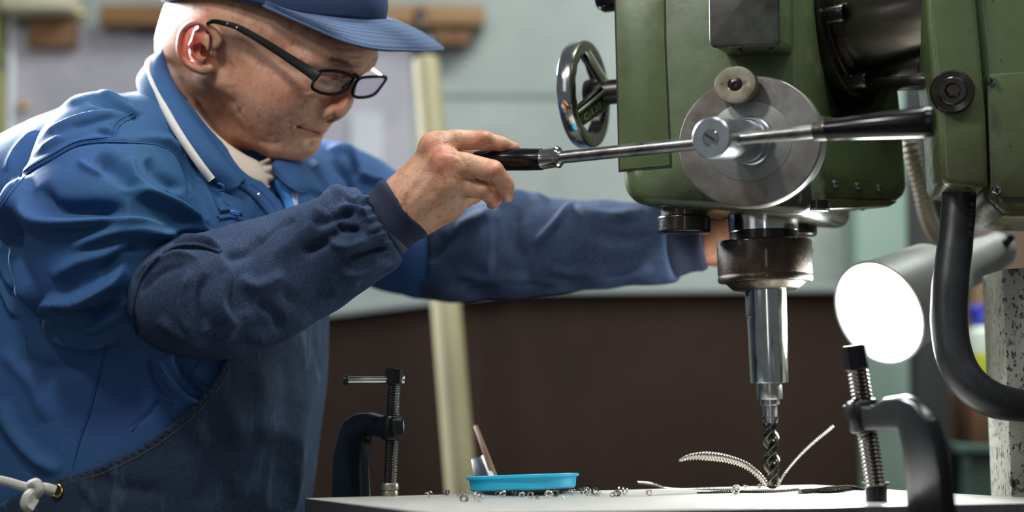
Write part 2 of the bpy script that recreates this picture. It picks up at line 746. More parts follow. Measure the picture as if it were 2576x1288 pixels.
DIAL = mat('stained_dial_steel', srgb(124, 122, 120), .45, .6, [(18, 8, .40, .64, srgb(92, 78, 66), .85), (10, 9, .54, .66, srgb(66, 54, 44), .7), (14, 4, .5, .8, srgb(168, 170, 170), .4)], rnoise=.12)
BRASS = mat('aged_brass', srgb(156, 148, 128), .34, .8, [(70, 6, .42, .7, srgb(104, 90, 64), .8)], rnoise=.1)
OILY = mat('oily_black_steel', srgb(40, 36, 33), .27, .8, [(40, 5, .5, .72, srgb(72, 58, 42), .6)], [('noise', 900, .35, .0008)], coat=.5, rnoise=.12)
OILBROWN = mat('oily_brown_steel', srgb(40, 33, 27), .3, .6, [(14, 4, .5, .68, srgb(92, 72, 46), .8), (200, 3, .5, .7, srgb(26, 22, 20), .6)], [('noise', 1100, .5, .001)], coat=.5, rnoise=.1)
DARKSTEEL = mat('dark_steel', srgb(78, 74, 72), .28, 1, [(30, 4, .45, .7, srgb(50, 44, 40), .6)], rnoise=.1)
RODSTEEL = mat('dull_rod_steel', srgb(128, 128, 126), .33, 1, [(50, 4, .4, .7, srgb(70, 66, 62), .8, (1, 1, 1))], rnoise=.1)
BAKELITE = mat('black_bakelite', (.005, .005, .006, 1), .18, 0, spec=.3)
BLACKIRON = mat('black_painted_iron', (.006, .006, .007, 1), .28, 0, coat=.05, spec=.25, bumps=[('noise', 300, .1, .0008)])
RUBBER = mat('black_rubber', (.016, .017, .019, 1), .42, 0, [(80, 4, .55, .8, (.05, .05, .055, 1), .5)], [('noise', 260, .15, .001)])
PRINT = mat('grey_print', srgb(96, 100, 104), .6)
COPPER = mat('copper_pin', srgb(92, 62, 48), .3, .8)
NAMEPLATE = mat('oily_dark_plate', srgb(46, 44, 38), .34, .2, [(30, 6, .42, .66, srgb(34, 26, 20), .85), (14, 7, .52, .72, srgb(76, 80, 68), .6), (40, 7, .62, .70, srgb(104, 92, 66), .5)], rnoise=.12, coat=.1)
PLATE = mat('milled_steel_plate', srgb(206, 202, 196), .46, .35, [(25, 5, .5, .75, srgb(140, 136, 130), .5, (1, 6, 1))], rnoise=.08)
PLATESIDE = mat('sawn_steel_side', srgb(120, 120, 118), .4, .9, [(200, 2, .4, .7, srgb(70, 70, 70), .6, (4, 4, .3))])
CHIP = mat('cut_steel_chip', srgb(186, 180, 170), .22, 1)
CHIPDARK = mat('dark_oily_chip', srgb(104, 100, 94), .22, 1)
SKIN = mat('skin', srgb(198, 150, 120), .46, 0, [(24, 4, .42, .68, srgb(172, 112, 86), .65), (110, 4, .50, .68, srgb(150, 94, 70), .55), (55, 4, .60, .72, srgb(140, 74, 56), .55), (230, 3, .62, .70, srgb(124, 70, 50), .5), (400, 3, .5, .75, srgb(206, 162, 132), .4)],
           [('noise', 650, .45, .0012), ('voronoi', 900, .2, .0006), ('noise', 120, .15, .002)], sss=.08,
           attr=[('red', srgb(196, 56, 46), .9), ('dark', srgb(52, 38, 32), .95), ('pale', srgb(220, 186, 160), .8)])
JACKET = mat('blue_cotton_twill', srgb(48, 80, 130), .75, 0, [(4, 2, .42, .66, srgb(34, 78, 108), .7), (1400, 2, .5, .7, srgb(78, 112, 166), .3)],  # broad teal blotches put the shadow tint into the cloth colour
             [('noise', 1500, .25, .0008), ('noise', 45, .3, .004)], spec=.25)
DENIM = mat('indigo_denim', srgb(32, 45, 74), .8, 0, [(2300, 2, .52, .62, srgb(128, 146, 176), .55), (14, 4, .45, .7, srgb(28, 40, 60), .6)],
            [('noise', 2300, .5, .0006), ('noise', 50, .35, .004)], spec=.15)
DENIMB = mat('washed_denim', srgb(34, 46, 66), .8, 0, [(2300, 2, .52, .62, srgb(100, 118, 142), .35), (9, 4, .45, .7, srgb(26, 34, 46), .7), (16, 4, .55, .72, srgb(78, 97, 120), .5, (3, 3, .9))],
             [('noise', 1200, .35, .0008), ('noise', 30, .4, .006), ('noise', 90, .2, .003)], spec=.15)
RIB = mat('navy_rib_knit', srgb(44, 48, 68), .85, 0, bumps=[('noise', 900, .3, .0008)], spec=.2)
CAPM = mat('slate_blue_cap_cloth', srgb(72, 88, 116), .8, 0, [(1500, 2, .45, .7, srgb(98, 118, 150), .4)], [('noise', 1500, .15, .0006), ('noise', 40, .15, .003)], spec=.25)
CROWNM = mat('navy_cap_cloth', srgb(46, 60, 90), .8, 0, [(1500, 2, .45, .7, srgb(64, 80, 112), .4)], [('noise', 1500, .15, .0006), ('noise', 40, .3, .004)], spec=.2)
SHIRT = mat('cream_shirt_cloth', srgb(214, 196, 180), .8, 0, bumps=[('noise', 900, .2, .0008)], spec=.25)
CORD = mat('white_cotton_cord', srgb(206, 200, 192), .85, 0, bumps=[('noise', 900, .6, .001)], spec=.2)
FRAMEM = mat('black_glasses_frame', (.004, .004, .005, 1), .4, 0, spec=.1)
SILVERF = mat('clear_acetate', srgb(190, 184, 176), .2, .3)
GLASS = bpy.data.materials.new('lens_glass')
GLASS.use_nodes = True
_nt = GLASS.node_tree
_nt.nodes.remove(_nt.nodes['Principled BSDF'])
_tr, _gl, _mx, _lw = (_nt.nodes.new('ShaderNodeBsdf' + k) if k[0] in 'TG' else _nt.nodes.new(k) for k in ('Transparent', 'Glossy', 'ShaderNodeMixShader', 'ShaderNodeFresnel'))
_tr.inputs[0].default_value = (.86, .84, .88, 1)
_gl.inputs['Roughness'].default_value = .03
_lw.inputs[0].default_value = 1.22
_mx.inputs[0].default_value = .02
_nt.links.new(_tr.outputs[0], _mx.inputs[1])
_nt.links.new(_gl.outputs[0], _mx.inputs[2])
_nt.links.new(_mx.outputs[0], _nt.nodes['Material Output'].inputs[0])
LACE = mat('grey_tie_cord', srgb(178, 176, 168), .85, bumps=[('noise', 700, .5, .001)], spec=.2)
GOLD = mat('brass_eyelet', srgb(214, 176, 96), .2, 1)
TROUSER = mat('dark_trouser_cloth', srgb(48, 46, 40), .85, spec=.2)

# ================================================================== the room
WY = 2.9
PT = 0.95                                       # top of the steel plate on the machine table


def wy(px, py, d):
    return W(px, py, d)


def pane(name, x0, y0, x1, y1, d, th, m, parent=None, bev=0.0, lean=0.0, **kw):
    """upright slab filling the photograph rectangle, its front face d away"""
    a, b = W(x0, y1, d), W(x1, y0, d)
    return part(name, abox(a[0], b[0], d, d + th, a[2], b[2], bev), m, parent, **kw)


WALLM = mat('painted_concrete_wall', srgb(162, 168, 164), .85, 0, [(2.2, 5, .42, .7, srgb(136, 142, 138), .7), (14, 5, .55, .75, srgb(120, 128, 124), .4), (4, 3, .55, .75, srgb(176, 184, 180), .5)],
            [('noise', 40, .2, .003)])
FLOORM = mat('oiled_concrete_floor', srgb(82, 80, 76), .6, 0, [(6, 5, .45, .7, srgb(50, 48, 46), .7)], [('noise', 80, .2, .003)])
w = part('wall_back', abox(-3, 3, WY, WY + .12, -.05, 3.0), WALLM)
tag(w, kind='structure')
fl = part('floor', abox(-3, 3, -1.2, WY, -.1, 0), FLOORM)
tag(fl, kind='structure')
# shallow joint between two wall panels
a, b = W(1040, 240, WY), W(1560, 232, WY)
j = part('trim_1', abox(a[0], b[0] + 1.2, WY - .004, WY + .02, a[2] - .003, a[2] + .003), mat('joint_filler', srgb(128, 138, 134), .9))
tag(j, kind='structure')
# pilaster to the right, green grey
a, b = W(2165, 1280, 2.8), W(2300, -80, 2.8)
p = part('trim_2', abox(a[0], b[0], 2.8, WY + .02, 0, 3.0, .004), mat('green_painted_pier', srgb(150, 172, 160), .7, 0, [(6, 4, .5, .75, srgb(120, 142, 132), .5)]))
tag(p, kind='structure')

# ------------------------------------------------------------------ notice board, papers, rail, pins
PAPER = mat('pencilled_paper', srgb(178, 174, 182), .85, 0, [(7, 4, .45, .7, srgb(150, 146, 156), .6), (60, 3, .6, .68, srgb(112, 108, 118), .5, (1, 1, 5)), (22, 4, .55, .7, srgb(190, 178, 186), .5)])
bd = pane('paper_board', 14, 68, 1036, 640, 2.88, .02, PAPER)
tag(bd, 'wide grey sheet of scribbled paper hung on wall behind the worker', 'paper')
pp = pane('light_sheet', 880, 285, 962, 560, 2.872, .009, mat('pale_paper', srgb(196, 198, 202), .85))
tag(pp, 'small pale sheet pinned over the scribbled paper, between face and yellow pole', 'paper')
st = pane('white_batten', 6, 20, 34, 640, 2.86, .0198, mat('white_painted_batten', srgb(226, 228, 232), .7), bev=.003)
tag(st, 'narrow white upright batten along edge of scribbled paper', 'batten')
ed = pane('yellow_post', -130, -80, -16, 700, 2.80, .12, mat('yellow_painted_post', srgb(188, 184, 120), .6, 0, [(8, 3, .5, .6, srgb(60, 84, 80), .8, (.1, .1, 2))]), bev=.004)
tag(ed, 'yellow upright post cut off at picture edge beside white batten', 'post')
WOOD = mat('yellow_pine', srgb(142, 108, 70), .6, 0, [(9, 5, .45, .65, srgb(112, 80, 48), .7, (1, 6, 14))], [('noise', 90, .15, .002, (1, 8, 8))])
WOODD = mat('brown_block_wood', srgb(132, 92, 58), .6, 0, [(9, 5, .45, .65, srgb(104, 66, 38), .7, (8, 6, 1))])
rl = pane('wooden_rail', 247, 10, 1218, 62, 2.83, .06, WOOD, bev=.004)
tag(rl, 'long pine rail on wall running behind blue cap', 'rail')
bk = thing('wooden_bracket', W(1130, 110, 2.85), 'brown wooden block under pine rail end near black handle', 'bracket')
pane('block', 1086, 60, 1182, 108, 2.845, .04, WOODD, bk, .003)
bk = thing('wooden_bracket', W(360, 75, 2.85), 'reddish block peeping under pine rail near bald head', 'bracket')
pane('block', 330, 58, 470, 75, 2.845, .04, mat('red_brown_block', srgb(96, 52, 44), .7), bk, .002)
cb = pane('cardboard_flap', 66, 22, 190, 117, 2.855, .026, mat('brown_cardboard', srgb(126, 92, 60), .8, 0, [(5, 3, .48, .62, srgb(120, 84, 52), .8, (3, 1, 3, 0, .7, 0))]), bev=.002)
tag(cb, 'square brown cardboard flap on top corner of scribbled paper', 'cardboard')
tb = pane('cream_box', -6, -90, 178, 21, 2.79, .09, mat('cream_painted_box', srgb(206, 200, 170), .6), bev=.006)
tag(tb, 'cream box edge above cardboard flap at top of picture', 'box')
PINM = mat('brass_pin', srgb(186, 158, 92), .3, .9)
for (x, y, lb) in ((197, 33, 'brass pin beside square cardboard flap'), (56, 266, 'brass pin low on the scribbled paper')):
    c = W(x, y, 2.86)
    t_ = thing('drawing_pin', c, lb, 'pin', 'pins in the wall paper')
    part('head', lathe(c + np.array([0, .003, 0]), (0, -1, 0), [(.0105, 0), (.0105, .002), (.008, .005), (.003, .007)], 20), PINM, t_)
    part('shank', cyl(c + np.array([0, .003, 0]), c + np.array([0, .04, 0]), .0016), PINM, t_)
# bolt with a hanging hook on the rail
c = W(1058, 36, 2.83)
t_ = thing('coat_hook', c, 'dark iron hook bolted on pine rail above pole cap', 'hook')
part('bolt_head', lathe(c + np.array([0, .004, 0]), (0, -1, 0), [(.011, 0), (.011, .007), (.007, .012), (.001, .014)], 20), DARKSTEEL, t_)
P = WL([(1058, 40, 2.822), (1059, 70, 2.815), (1060, 95, 2.806), (1064, 112, 2.79), (1072, 116, 2.775), (1078, 104, 2.765)])
part('hook_arm', tube(catmull(P, 30), .006), DARKSTEEL, t_)

# ------------------------------------------------------------------ leaning pole
POLE = mat('cream_plastic_pole', srgb(146, 137, 102), .55, 0, [(5, 3, .45, .7, srgb(130, 120, 88), .5)])
top, bot = W(1067, 104, 2.42), W(1160, 1240, 2.22)
dirp = norm(bot - top)
foot = top + dirp * ((top[2] - .0) / -dirp[2])
t_ = thing('support_pole', foot, 'cream yellow pole with black cap standing behind the worker hand', 'pole')
part('tube', cyl(top + dirp * .032, foot + np.array([0, 0, .02]), .0205, .0235, 40), POLE, t_)
part('cap', cyl(top - dirp * .004, top + dirp * .033, .0225, .0225, 40, .002), BLACKIRON, t_)
part('foot', cyl(foot + np.array([0, 0, .025]), foot + np.array([0, 0, .0]), .03, .03, 32, .003), BLACKIRON, t_)

# ------------------------------------------------------------------ dark brown cabinet behind
PANELM = mat('dark_brown_board', srgb(56, 43, 37), .85, 0, [(3, 5, .4, .7, srgb(43, 34, 30), .7), (30, 5, .55, .75, srgb(62, 48, 40), .4)], [('noise', 60, .15, .003)], spec=.08)
tl, tr = W(770, 808, 2.62), W(2158, 735, 2.62)
poly = [np.array([tl[0], 2.62, 0]), np.array([tr[0], 2.62, 0]), tr, np.array([W(1300, 737, 2.62)[0], 2.62, W(1300, 741, 2.62)[2]]), tl]
cbn = thing('brown_cabinet', (0.1, 2.75, 0), 'large dark brown cabinet front behind the drill and clamps', 'cabinet')
part('front_board', prism(poly, (0, .02, 0), .002), PANELM, cbn)
tp = [np.array([tl[0] - .01, 2.60, tl[2]]), np.array([W(1300, 737, 2.62)[0], 2.60, poly[3][2]]), np.array([tr[0] + .01, 2.60, tr[2]])]
part('carcass', abox(tl[0] + .01, tr[0] - .01, 2.64, 2.86, 0, tl[2] - .03), PANELM, cbn)
lp = [np.array(q) + np.array([0, 0, 0.0]) for q in tp] + [np.array(q) + np.array([0, 0, .012]) for q in tp[::-1]]
part('top_edge', prism(lp, (0, .27, 0), .002), mat('pale_worktop_edge', srgb(150, 158, 154), .6), cbn)

# ------------------------------------------------------------------ right: dark post, boards, shelf, bottle, boxes
pst = pane('dark_post', 2312, 470, 2378, 1290, 2.35, .08, mat('dark_grey_post', srgb(74, 76, 78), .6), bev=.004)
bz = W(2312, 1290, 2.35)
pst2 = abox(W(2312, 600, 2.35)[0], W(2378, 600, 2.35)[0], 2.35, 2.43, 0, 2.6, .004)
bpy.data.objects.remove(pst)
pst = part('dark_post', pst2, mat('charcoal_post', srgb(58, 58, 60), .6))
tag(pst, 'charcoal upright post between lamp shade and black hose', 'post')
bds = thing('board_stack', (W(2420, 1200, 2.5)[0], 2.55, 0), 'brown upright boards leaning behind black hose', 'boards')
BOARDS = [mat('brown_board_a', srgb(120, 90, 66), .7, 0, [(8, 4, .45, .7, srgb(84, 58, 40), .7, (8, 8, 1))]), mat('brown_board_b', srgb(92, 70, 56), .7), mat('brown_board_c', srgb(134, 104, 74), .7)]
for k, (x0, x1, tpx) in enumerate(((2380, 2412, 640), (2413, 2446, 600), (2447, 2485, 690), (2486, 2524, 650), (2525, 2600, 560))):
    part('board', abox(W(x0, tpx, 2.5)[0], W(x1, tpx, 2.5)[0] - .001, 2.5 + .004 * (k % 2), 2.53, 0, W(x0, tpx, 2.5)[2], .002), BOARDS[k % 3], bds)
pinkp = pane('grey_panel', 2448, 380, 2600, 602, 2.6, .03, mat('grey_pink_panel', srgb(150, 138, 138), .8), bev=.003)
tag(pinkp, 'grey pink panel fixed above the brown boards', 'panel')
zz = W(2500, 602, 2.6)
hp = part('panel_leg', abox(zz[0] - .02, zz[0] + .02, 2.605, 2.63, 0, zz[2] + .01), BOARDS[1], pinkp)
# teal cabinet low right
a, b = W(2436, 1120, 2.3), W(2600, 1120, 2.3)
tc_ = thing('teal_cabinet', ((a[0] + b[0]) / 2, 2.4, 0), 'dark teal cabinet low behind steel column', 'cabinet')
part('body', abox(a[0], b[0] + .2, 2.3, 2.48, 0, a[2] - .012, .004), mat('dark_teal_paint', srgb(52, 74, 68), .5, 0, [(10, 4, .5, .7, srgb(70, 54, 40), .6)]), tc_)
part('top', abox(a[0] - .01, b[0] + .21, 2.29, 2.49, a[2] - .0125, a[2], .002), mat('teal_top', srgb(74, 96, 88), .45), tc_)
# carton on the cabinet
a2, b2 = W(2446, 1120, 2.34), W(2545, 985, 2.34)
ct = part('carton', abox(a2[0], b2[0] + .05, 2.34, 2.46, a[2] - .0005, b2[2], .003), mat('brown_carton', srgb(116, 80, 56), .8, 0, [(6, 4, .45, .7, srgb(84, 56, 40), .6)]))
tag(ct, 'brown carton standing on the teal cabinet behind hose', 'carton')
# spray bottle on the carton
c = W(2478, 985, 2.40)
zb = b2[2]
zt = W(2478, 815, 2.40)[2]
bt = thing('spray_bottle', (c[0], 2.40, zb), 'half full plastic bottle of yellow liquid with blue trigger cap', 'bottle')
r = .027
H = zt - zb
zm = W(2478, 888, 2.40)[2] - zb
part('bottle_body', lathe((c[0], 2.40, zb), (0, 0, 1), [(r * .9, 0), (r, .006), (r, H * .75), (r * .93, H * .88), (r * .6, H * .97), (r * .5, H)], 32), mat('milky_plastic', srgb(214, 224, 214), .4, sss=.1), bt)
part('liquid', lathe((c[0], 2.40, zb), (0, 0, 1), [(r * .9, .0005), (r * 1.012, .006), (r * 1.012, zm), (r * .8, zm + .0005)], 32), mat('yellow_liquid', srgb(206, 210, 70), .3), bt)
BLUE = mat('blue_plastic', srgb(64, 70, 190), .4)
part('cap', lathe((c[0], 2.40, zb + H - .001), (0, 0, 1), [(r * .7, 0), (r * .7, .012), (r * .45, .018)], 24), BLUE, bt)
zc = zb + H
hd = [np.array([c[0] - .02, 2.385, zc + .014]), np.array([c[0] + .012, 2.385, zc + .014]), np.array([c[0] + .04, 2.385, zc + .024]), np.array([c[0] + .04, 2.385, zc + .034]), np.array([c[0] + .0, 2.385, zc + .030]), np.array([c[0] - .022, 2.385, zc + .026])]
part('trigger_head', prism(hd, (0, .03, 0), .003), BLUE, bt)
part('nozzle', cyl(np.array([c[0] + .038, 2.40, zc + .029]), np.array([c[0] + .05, 2.40, zc + .031]), .0055), mat('white_nozzle', srgb(226, 222, 212), .4), bt)

# ================================================================== milling and drilling machine
MO = W(1887, 357, 1.50)
TH = math.radians(24)
MV = np.array([-math.sin(math.radians(1.3)), 0, math.cos(math.radians(1.3))])
MN = np.array([-math.sin(TH), -math.cos(TH), 0])
MN = norm(MN - MV * (MN @ MV))
MT = np.cross(MV, -MN) * -1
MT = norm(MT if MT[0] > 0 else -MT)


def ml(u, v, w):
    return MO + u * MT + v * MV + w * MN


def mface(px, py, w):
    return on_plane(px, py, MO + w * MN, MN)


def fpoly(pts, w, r=0, n=5):
    P = np.array([mface(x, y, w) for x, y in pts])
    return round_poly(P, r, n) if np.any(np.asarray(r) > 0) else P


def loc_uv(P):
    q = P - MO
    return q @ MT, q @ MV, q @ MN


mroot = thing('drilling_machine', (0.66, 1.53, 0), 'green enamelled drilling and milling machine with levers and round steel dial', 'machine')
# head casting: front outline thickened backwards, soft right-hand edge
PW = -.026
front = fpoly([(1545, -120), (1558, 300), (1563, 512), (2040, 540), (2022, 300), (2018, -120)], PW, [0, 0, .028, .02, 0, 0], 8)
V, F = prism(front, -MN * .19, .012, 4)
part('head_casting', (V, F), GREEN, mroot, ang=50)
# lower casting darkened by oil is one body with the head: a heavy rim under it
rim = fpoly([(1640, 470), (1652, 517), (2035, 524), (2030, 480)], PW - .012)
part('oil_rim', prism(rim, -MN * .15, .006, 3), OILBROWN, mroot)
# door cover with its black gap
gap = fpoly([(1542, -120), (1672, -120), (1676, 120), (1690, 421), (1556, 433)], PW + .0006)
part('cover_gap', prism(gap, -MN * .002), SEAM, mroot)
cov = fpoly([(1546, -120), (1668, -120), (1672, 120), (1685, 416), (1559, 427.5)], PW + .0016)
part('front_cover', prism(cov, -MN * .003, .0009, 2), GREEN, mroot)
# switch box
sbp = fpoly([(1782, -120), (1784, 118), (1962, 112), (1961, -120)], .024, [0, .009, .007, 0], 6)
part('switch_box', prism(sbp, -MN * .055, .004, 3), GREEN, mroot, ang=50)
pl = fpoly([(1781, -120), (1783, 121), (1960, 114), (1959, -120)], .027, [0, .009, .006, 0], 6)
part('switch_plate', prism(pl, -MN * .0045, .0025, 3), NAMEPLATE, mroot, label='dark oily switch box face')
for x, y in ((1861, 122), (1939, 118)):
    a = mface(x, y - 6, .010)
    part('pin', cyl(a, a - MV * .0085, .0023, .002, 12, .0006), COPPER, mroot)

# dial disc
du = (mface(2068, 357, 0) + mface(1706, 357, 0)) / 2
uc, vc, _ = loc_uv(np.array(du))
ru = np.linalg.norm(mface(2067, 357, 0) - mface(1707, 357, 0)) / 2
c_top, c_bot = mface(1884, 190, 0), mface(1884, 522, 0)
rv = np.linalg.norm(c_top - c_bot) / 2
DC = ml(uc, (loc_uv(c_top)[1] + loc_uv(c_bot)[1]) / 2, 0)
R0 = (ru + rv) / 2
sx, sy = ru / R0, rv / R0
uu, vv, ww = frame(MN, MV)
dk = part('dial_disc', lathe(DC - MN * .026, MN, [(R0 * .985, 0), (R0 * .985, .006), (R0 * .95, .0065), (R0 * .95, .0095), (R0, .010), (R0, .0245), (R0 - .0012, .026), (R0 - .004, .0262), (.03, .0262)], 96, MV, sx, sy), DIAL, mroot)
part('dial_groove', lathe(DC - MN * .0195, MN, [(R0 * .972, 0), (R0 * .972, .004)], 96, MV, sx, sy), OILY, mroot)
part('dial_boss', lathe(DC + MN * .0001, MN, [(R0 * .60, 0), (R0 * .60, .0006), (R0 * .59, .0008), (.01, .0008)], 72, MV, sx, sy), mat('dial_boss_steel', srgb(136, 136, 134), .42, .65, [(26, 8, .48, .78, srgb(100, 92, 84), .7)]), mroot)

# round brass knob on a post over the dial's upper edge
kc = mface(1852, 214, .016)
part('knob_post', cyl(kc - MN * .04, kc + MN * .002, .0075), OILY, mroot)
kn = part('clamp_knob', lathe(kc - MN * .006, MN, [(.0185, 0), (.0197, .001), (.0197, .0095), (.0190, .0108), (.0145, .0112), (.0075, .0106), (.0068, .0100), (.0066, .003), (.001, .003)], 56, MV, 1.04, .90), BRASS, mroot)
part('knob_bolt', lathe(kc - MN * .003, MN, [(.0056, 0), (.0056, .007), (.003, .0076), (.003, .004), (.0005, .004)], 24, MV), OILY, kn)

# lever hub
h0 = mface(1888, 354, 0.0)
h1 = mface(1788, 347, .092)
HA = norm(h1 - h0)
HL = np.linalg.norm(h1 - h0)
part('hub_collar', lathe(h0 - HA * .004, HA, [(.0235, 0), (.0235, .007), (.022, .0085), (.0205, .0085), (.0205, .013), (.0195, .0145), (.0165, .0148)], 56), SATIN, mroot)
hub = part('lever_hub', lathe(h0, HA, [(.0172, 0), (.0172, .02), (.0190, .024), (.0190, HL - .0015), (.0176, HL), (.0080, HL), (.0078, HL - .0008), (.0075, HL)], 56), SATIN, mroot)
su, sv, sw = frame(HA)
sl = h1 + HA * .0002
part('hub_screw', lathe(h1 - HA * .002, HA, [(.0074, 0), (.0074, .0022), (.007, .0026), (.001, .0026)], 36), CHROME, hub)
d1 = norm(mface(1810, 361, .092) - mface(1768, 331, .092))
part('screw_slot', box(h1 + HA * .0006, d1 * .0066, np.cross(HA, d1) * .0010, HA * .0002), SEAM, hub)

# two-armed lever; grip ends lie a little in front of the dial
LWq = .072
lc = h0 + HA * (HL - .024)


def lev(px, py):
    """point on the vertical plane that holds the lever"""
    return on_plane(px, py, lc, LPN)


LPN = norm(MN + .0 * MT)
lv_pts = {k: lev(*k) for k in ((1190, 402), (1215, 399), (1362, 401), (1410, 394), (1750, 358), (1868, 346), (2046, 331), (2078, 327), (2330, 307), (2352, 305))}
k = list(lv_pts)
rod = part('lever_rod', cyl(lv_pts[(1362, 401)], lv_pts[(2078, 327)], .0061, .0061, 28), RODSTEEL, mroot)
a, b = lv_pts[(1362, 401)], lv_pts[(1410, 394)]
dl = norm(b - a)
part('ferrule', lathe(a, dl, [(.0098, 0), (.0098, np.linalg.norm(b - a) * .72), (.0105, np.linalg.norm(b - a) * .80), (.0108, np.linalg.norm(b - a) * .9), (.0092, np.linalg.norm(b - a)), (.006, np.linalg.norm(b - a))], 32), CHROME, mroot, label='bright steel ferrule')
a0 = lv_pts[(1190, 402)]
a1 = lv_pts[(1362, 401)] + dl * .0005
GL = np.linalg.norm(a1 - a0)
part('grip', lathe(a0, a1 - a0, [(.004, 0), (.0078, .002), (.0092, .006), (.0108, GL * .5), (.0108, GL * .72), (.0109, GL * .725), (.0104, GL)], 40), BAKELITE, mroot, label='black grip held by the worker')
b0, b1 = lv_pts[(2046, 331)], lv_pts[(2078, 327)]
part('ferrule', lathe(b0, b1 - b0, [(.0078, 0), (.0086, .002), (.0092, np.linalg.norm(b1 - b0))], 32), OILBROWN, mroot, label='brown oily ferrule')
g1 = lv_pts[(2352, 305)]
GL2 = np.linalg.norm(g1 - b1)
part('grip', lathe(b1, g1 - b1, [(.0088, 0), (.0092, .001), (.0138, GL2 * .90), (.0138, GL2 * .945), (.0125, GL2 * .985), (.008, GL2 * 1.0), (.001, GL2 * 1.004)], 40), BAKELITE, mroot, label='free black grip')

# hand wheel on the left flank
WA = -MT                                          # wheel axis, out of the machine
hubc = W(1552, 236, 1.65)
wd = hubc[1]
rimc = W(1470, 238, 1.655)
wr = .0565
wh = part('handwheel', lathe(rimc - WA * .009, WA, [(wr - .0125, 0.0015), (wr - .006, 0), (wr - .0012, .001), (wr, .003), (wr, .0155), (wr - .0015, .018), (wr - .006, .019), (wr - .0125, .017)], 120, MV, closed=True), CHROME, mroot)
V, F = wh.data, None
# finger grips on the inner face
co = np.array([v.co[:] for v in wh.data.vertices]) + LOC[wh]
q = co - rimc
ax = q @ WA
rad = q - np.outer(ax, WA)
rr = np.linalg.norm(rad, axis=1)
u_, v_, w_ = frame(WA, MV)
an = np.arctan2(rad @ v_, rad @ u_)
inner = rr < wr - .011
nr = np.where(inner, rr - .0007 * (1 + np.cos(an * 16)), rr)
co = rimc + np.outer(ax, WA) + rad / rr[:, None] * nr[:, None]
for vtx, p in zip(wh.data.vertices, co - LOC[wh]):
    vtx.co = p
wh.data.materials.append(DARKSTEEL)
for pg in wh.data.polygons:
    if all(inner[i] for i in pg.vertices) or np.array(pg.normal) @ MT > .4:
        pg.material_index = 1
hubin = rimc - WA * .020
part('wheel_hub', lathe(hubin - WA * .016, WA, [(.0125, -.016), (.0130, .0), (.0130, .012), (.0155, .013), (.0155, .030), (.0145, .033), (.012, .034)], 40), DARKSTEEL, mroot)
for k_, ang in enumerate((82, 318, 200)):
    A = math.radians(ang)
    d_ = u_ * math.cos(A) + v_ * math.sin(A)
    # broad webs from the hub out to the rim, a ridge along one border
    p0, p1 = hubin + d_ * .008 - WA * .004, rimc + d_ * (wr - .008) - WA * .002
    sd = np.cross(WA, d_)
    wdt = .0095 if k_ != 1 else .0130
    poly = np.array([p0 - sd * wdt * 1.1, p1 - sd * wdt * .85, p1 + sd * wdt * .85, p0 + sd * wdt * 1.1])
    nn = norm(np.cross(poly[1] - poly[0], poly[3] - poly[0]))
    nn = nn if nn @ MT > 0 else -nn
    sp = part('spoke', prism(poly + nn * .003, -nn * .006, .0018, 2), DARKSTEEL, mroot)
    up2 = sd if sd[2] > 0 else -sd
    part('spoke_ridge', cyl(p0 + up2 * wdt * .55 + nn * .0025, p1 + up2 * wdt * .5 + nn * .0025, .0022, .0018, 12), STEEL, sp)
    if k_ == 1:                                       # cast letters on the lower web
        tv, tf = text_mesh('C-120', .0105, .0007)
        tx = norm(p0 - p1)
        tyv = np.cross(nn, tx)
        tc0 = (p0 + p1) / 2 + nn * .0034 - up2 * wdt * .25
        part('cast_letters', (tc0 + np.outer(tv[:, 0], tx) + np.outer(tv[:, 1], tyv) + np.outer(tv[:, 2], nn), tf), STEEL, sp)
part('dark_knob', lathe(W(1528, -8, 1.62), -MT, [(.016, -.02), (.016, .004), (.012, .010), (.002, .012)], 32), BAKELITE, mroot)

# knurled stop nuts under the head
def knurl(x, yt, ym, yb, d, rpx, lab, dx=0):
    s = px_m(d)
    t_ = W(x, yt, d)
    L = (yb - yt) * s
    Lk = (yb - ym) * s
    r = rpx * s
    ax = norm(W(x + dx, yb, d) - W(x, yt, d))
    n_ = part('stop_nut', lathe(t_ - ax * .012, ax, [(r * .9, 0), (r * .9, .012 + L - Lk), (r * .93, .012 + L - Lk + .0006)], 48), OILBROWN, mroot, label=lab)
    a = np.linspace(0, 2 * math.pi, 160, endpoint=False)
    u, v, w2 = frame(ax)
    rows = 14
    VV = []
    for i in range(rows):
        f_ = i / (rows - 1)
        e = 0 if i in (0, rows - 1) else .35e-3
        k2 = np.where((np.arange(160) + i) % 2 == 0, e, 0)
        r_ = r - (.0012 if i in (0, rows - 1) else 0) + k2
        VV.append(t_ + ax * (L - Lk + f_ * Lk) + np.outer(np.cos(a) * r_, u) + np.outer(np.sin(a) * r_, v))
    FF = [q[::-1] for q in grid_faces(rows, 160, cv=True)] + [tuple(range(160))[::-1], tuple(range((rows - 1) * 160, rows * 160))]
    part('knurled_ring', (np.vstack(VV), FF), OILY, n_, ang=60)
    return n_


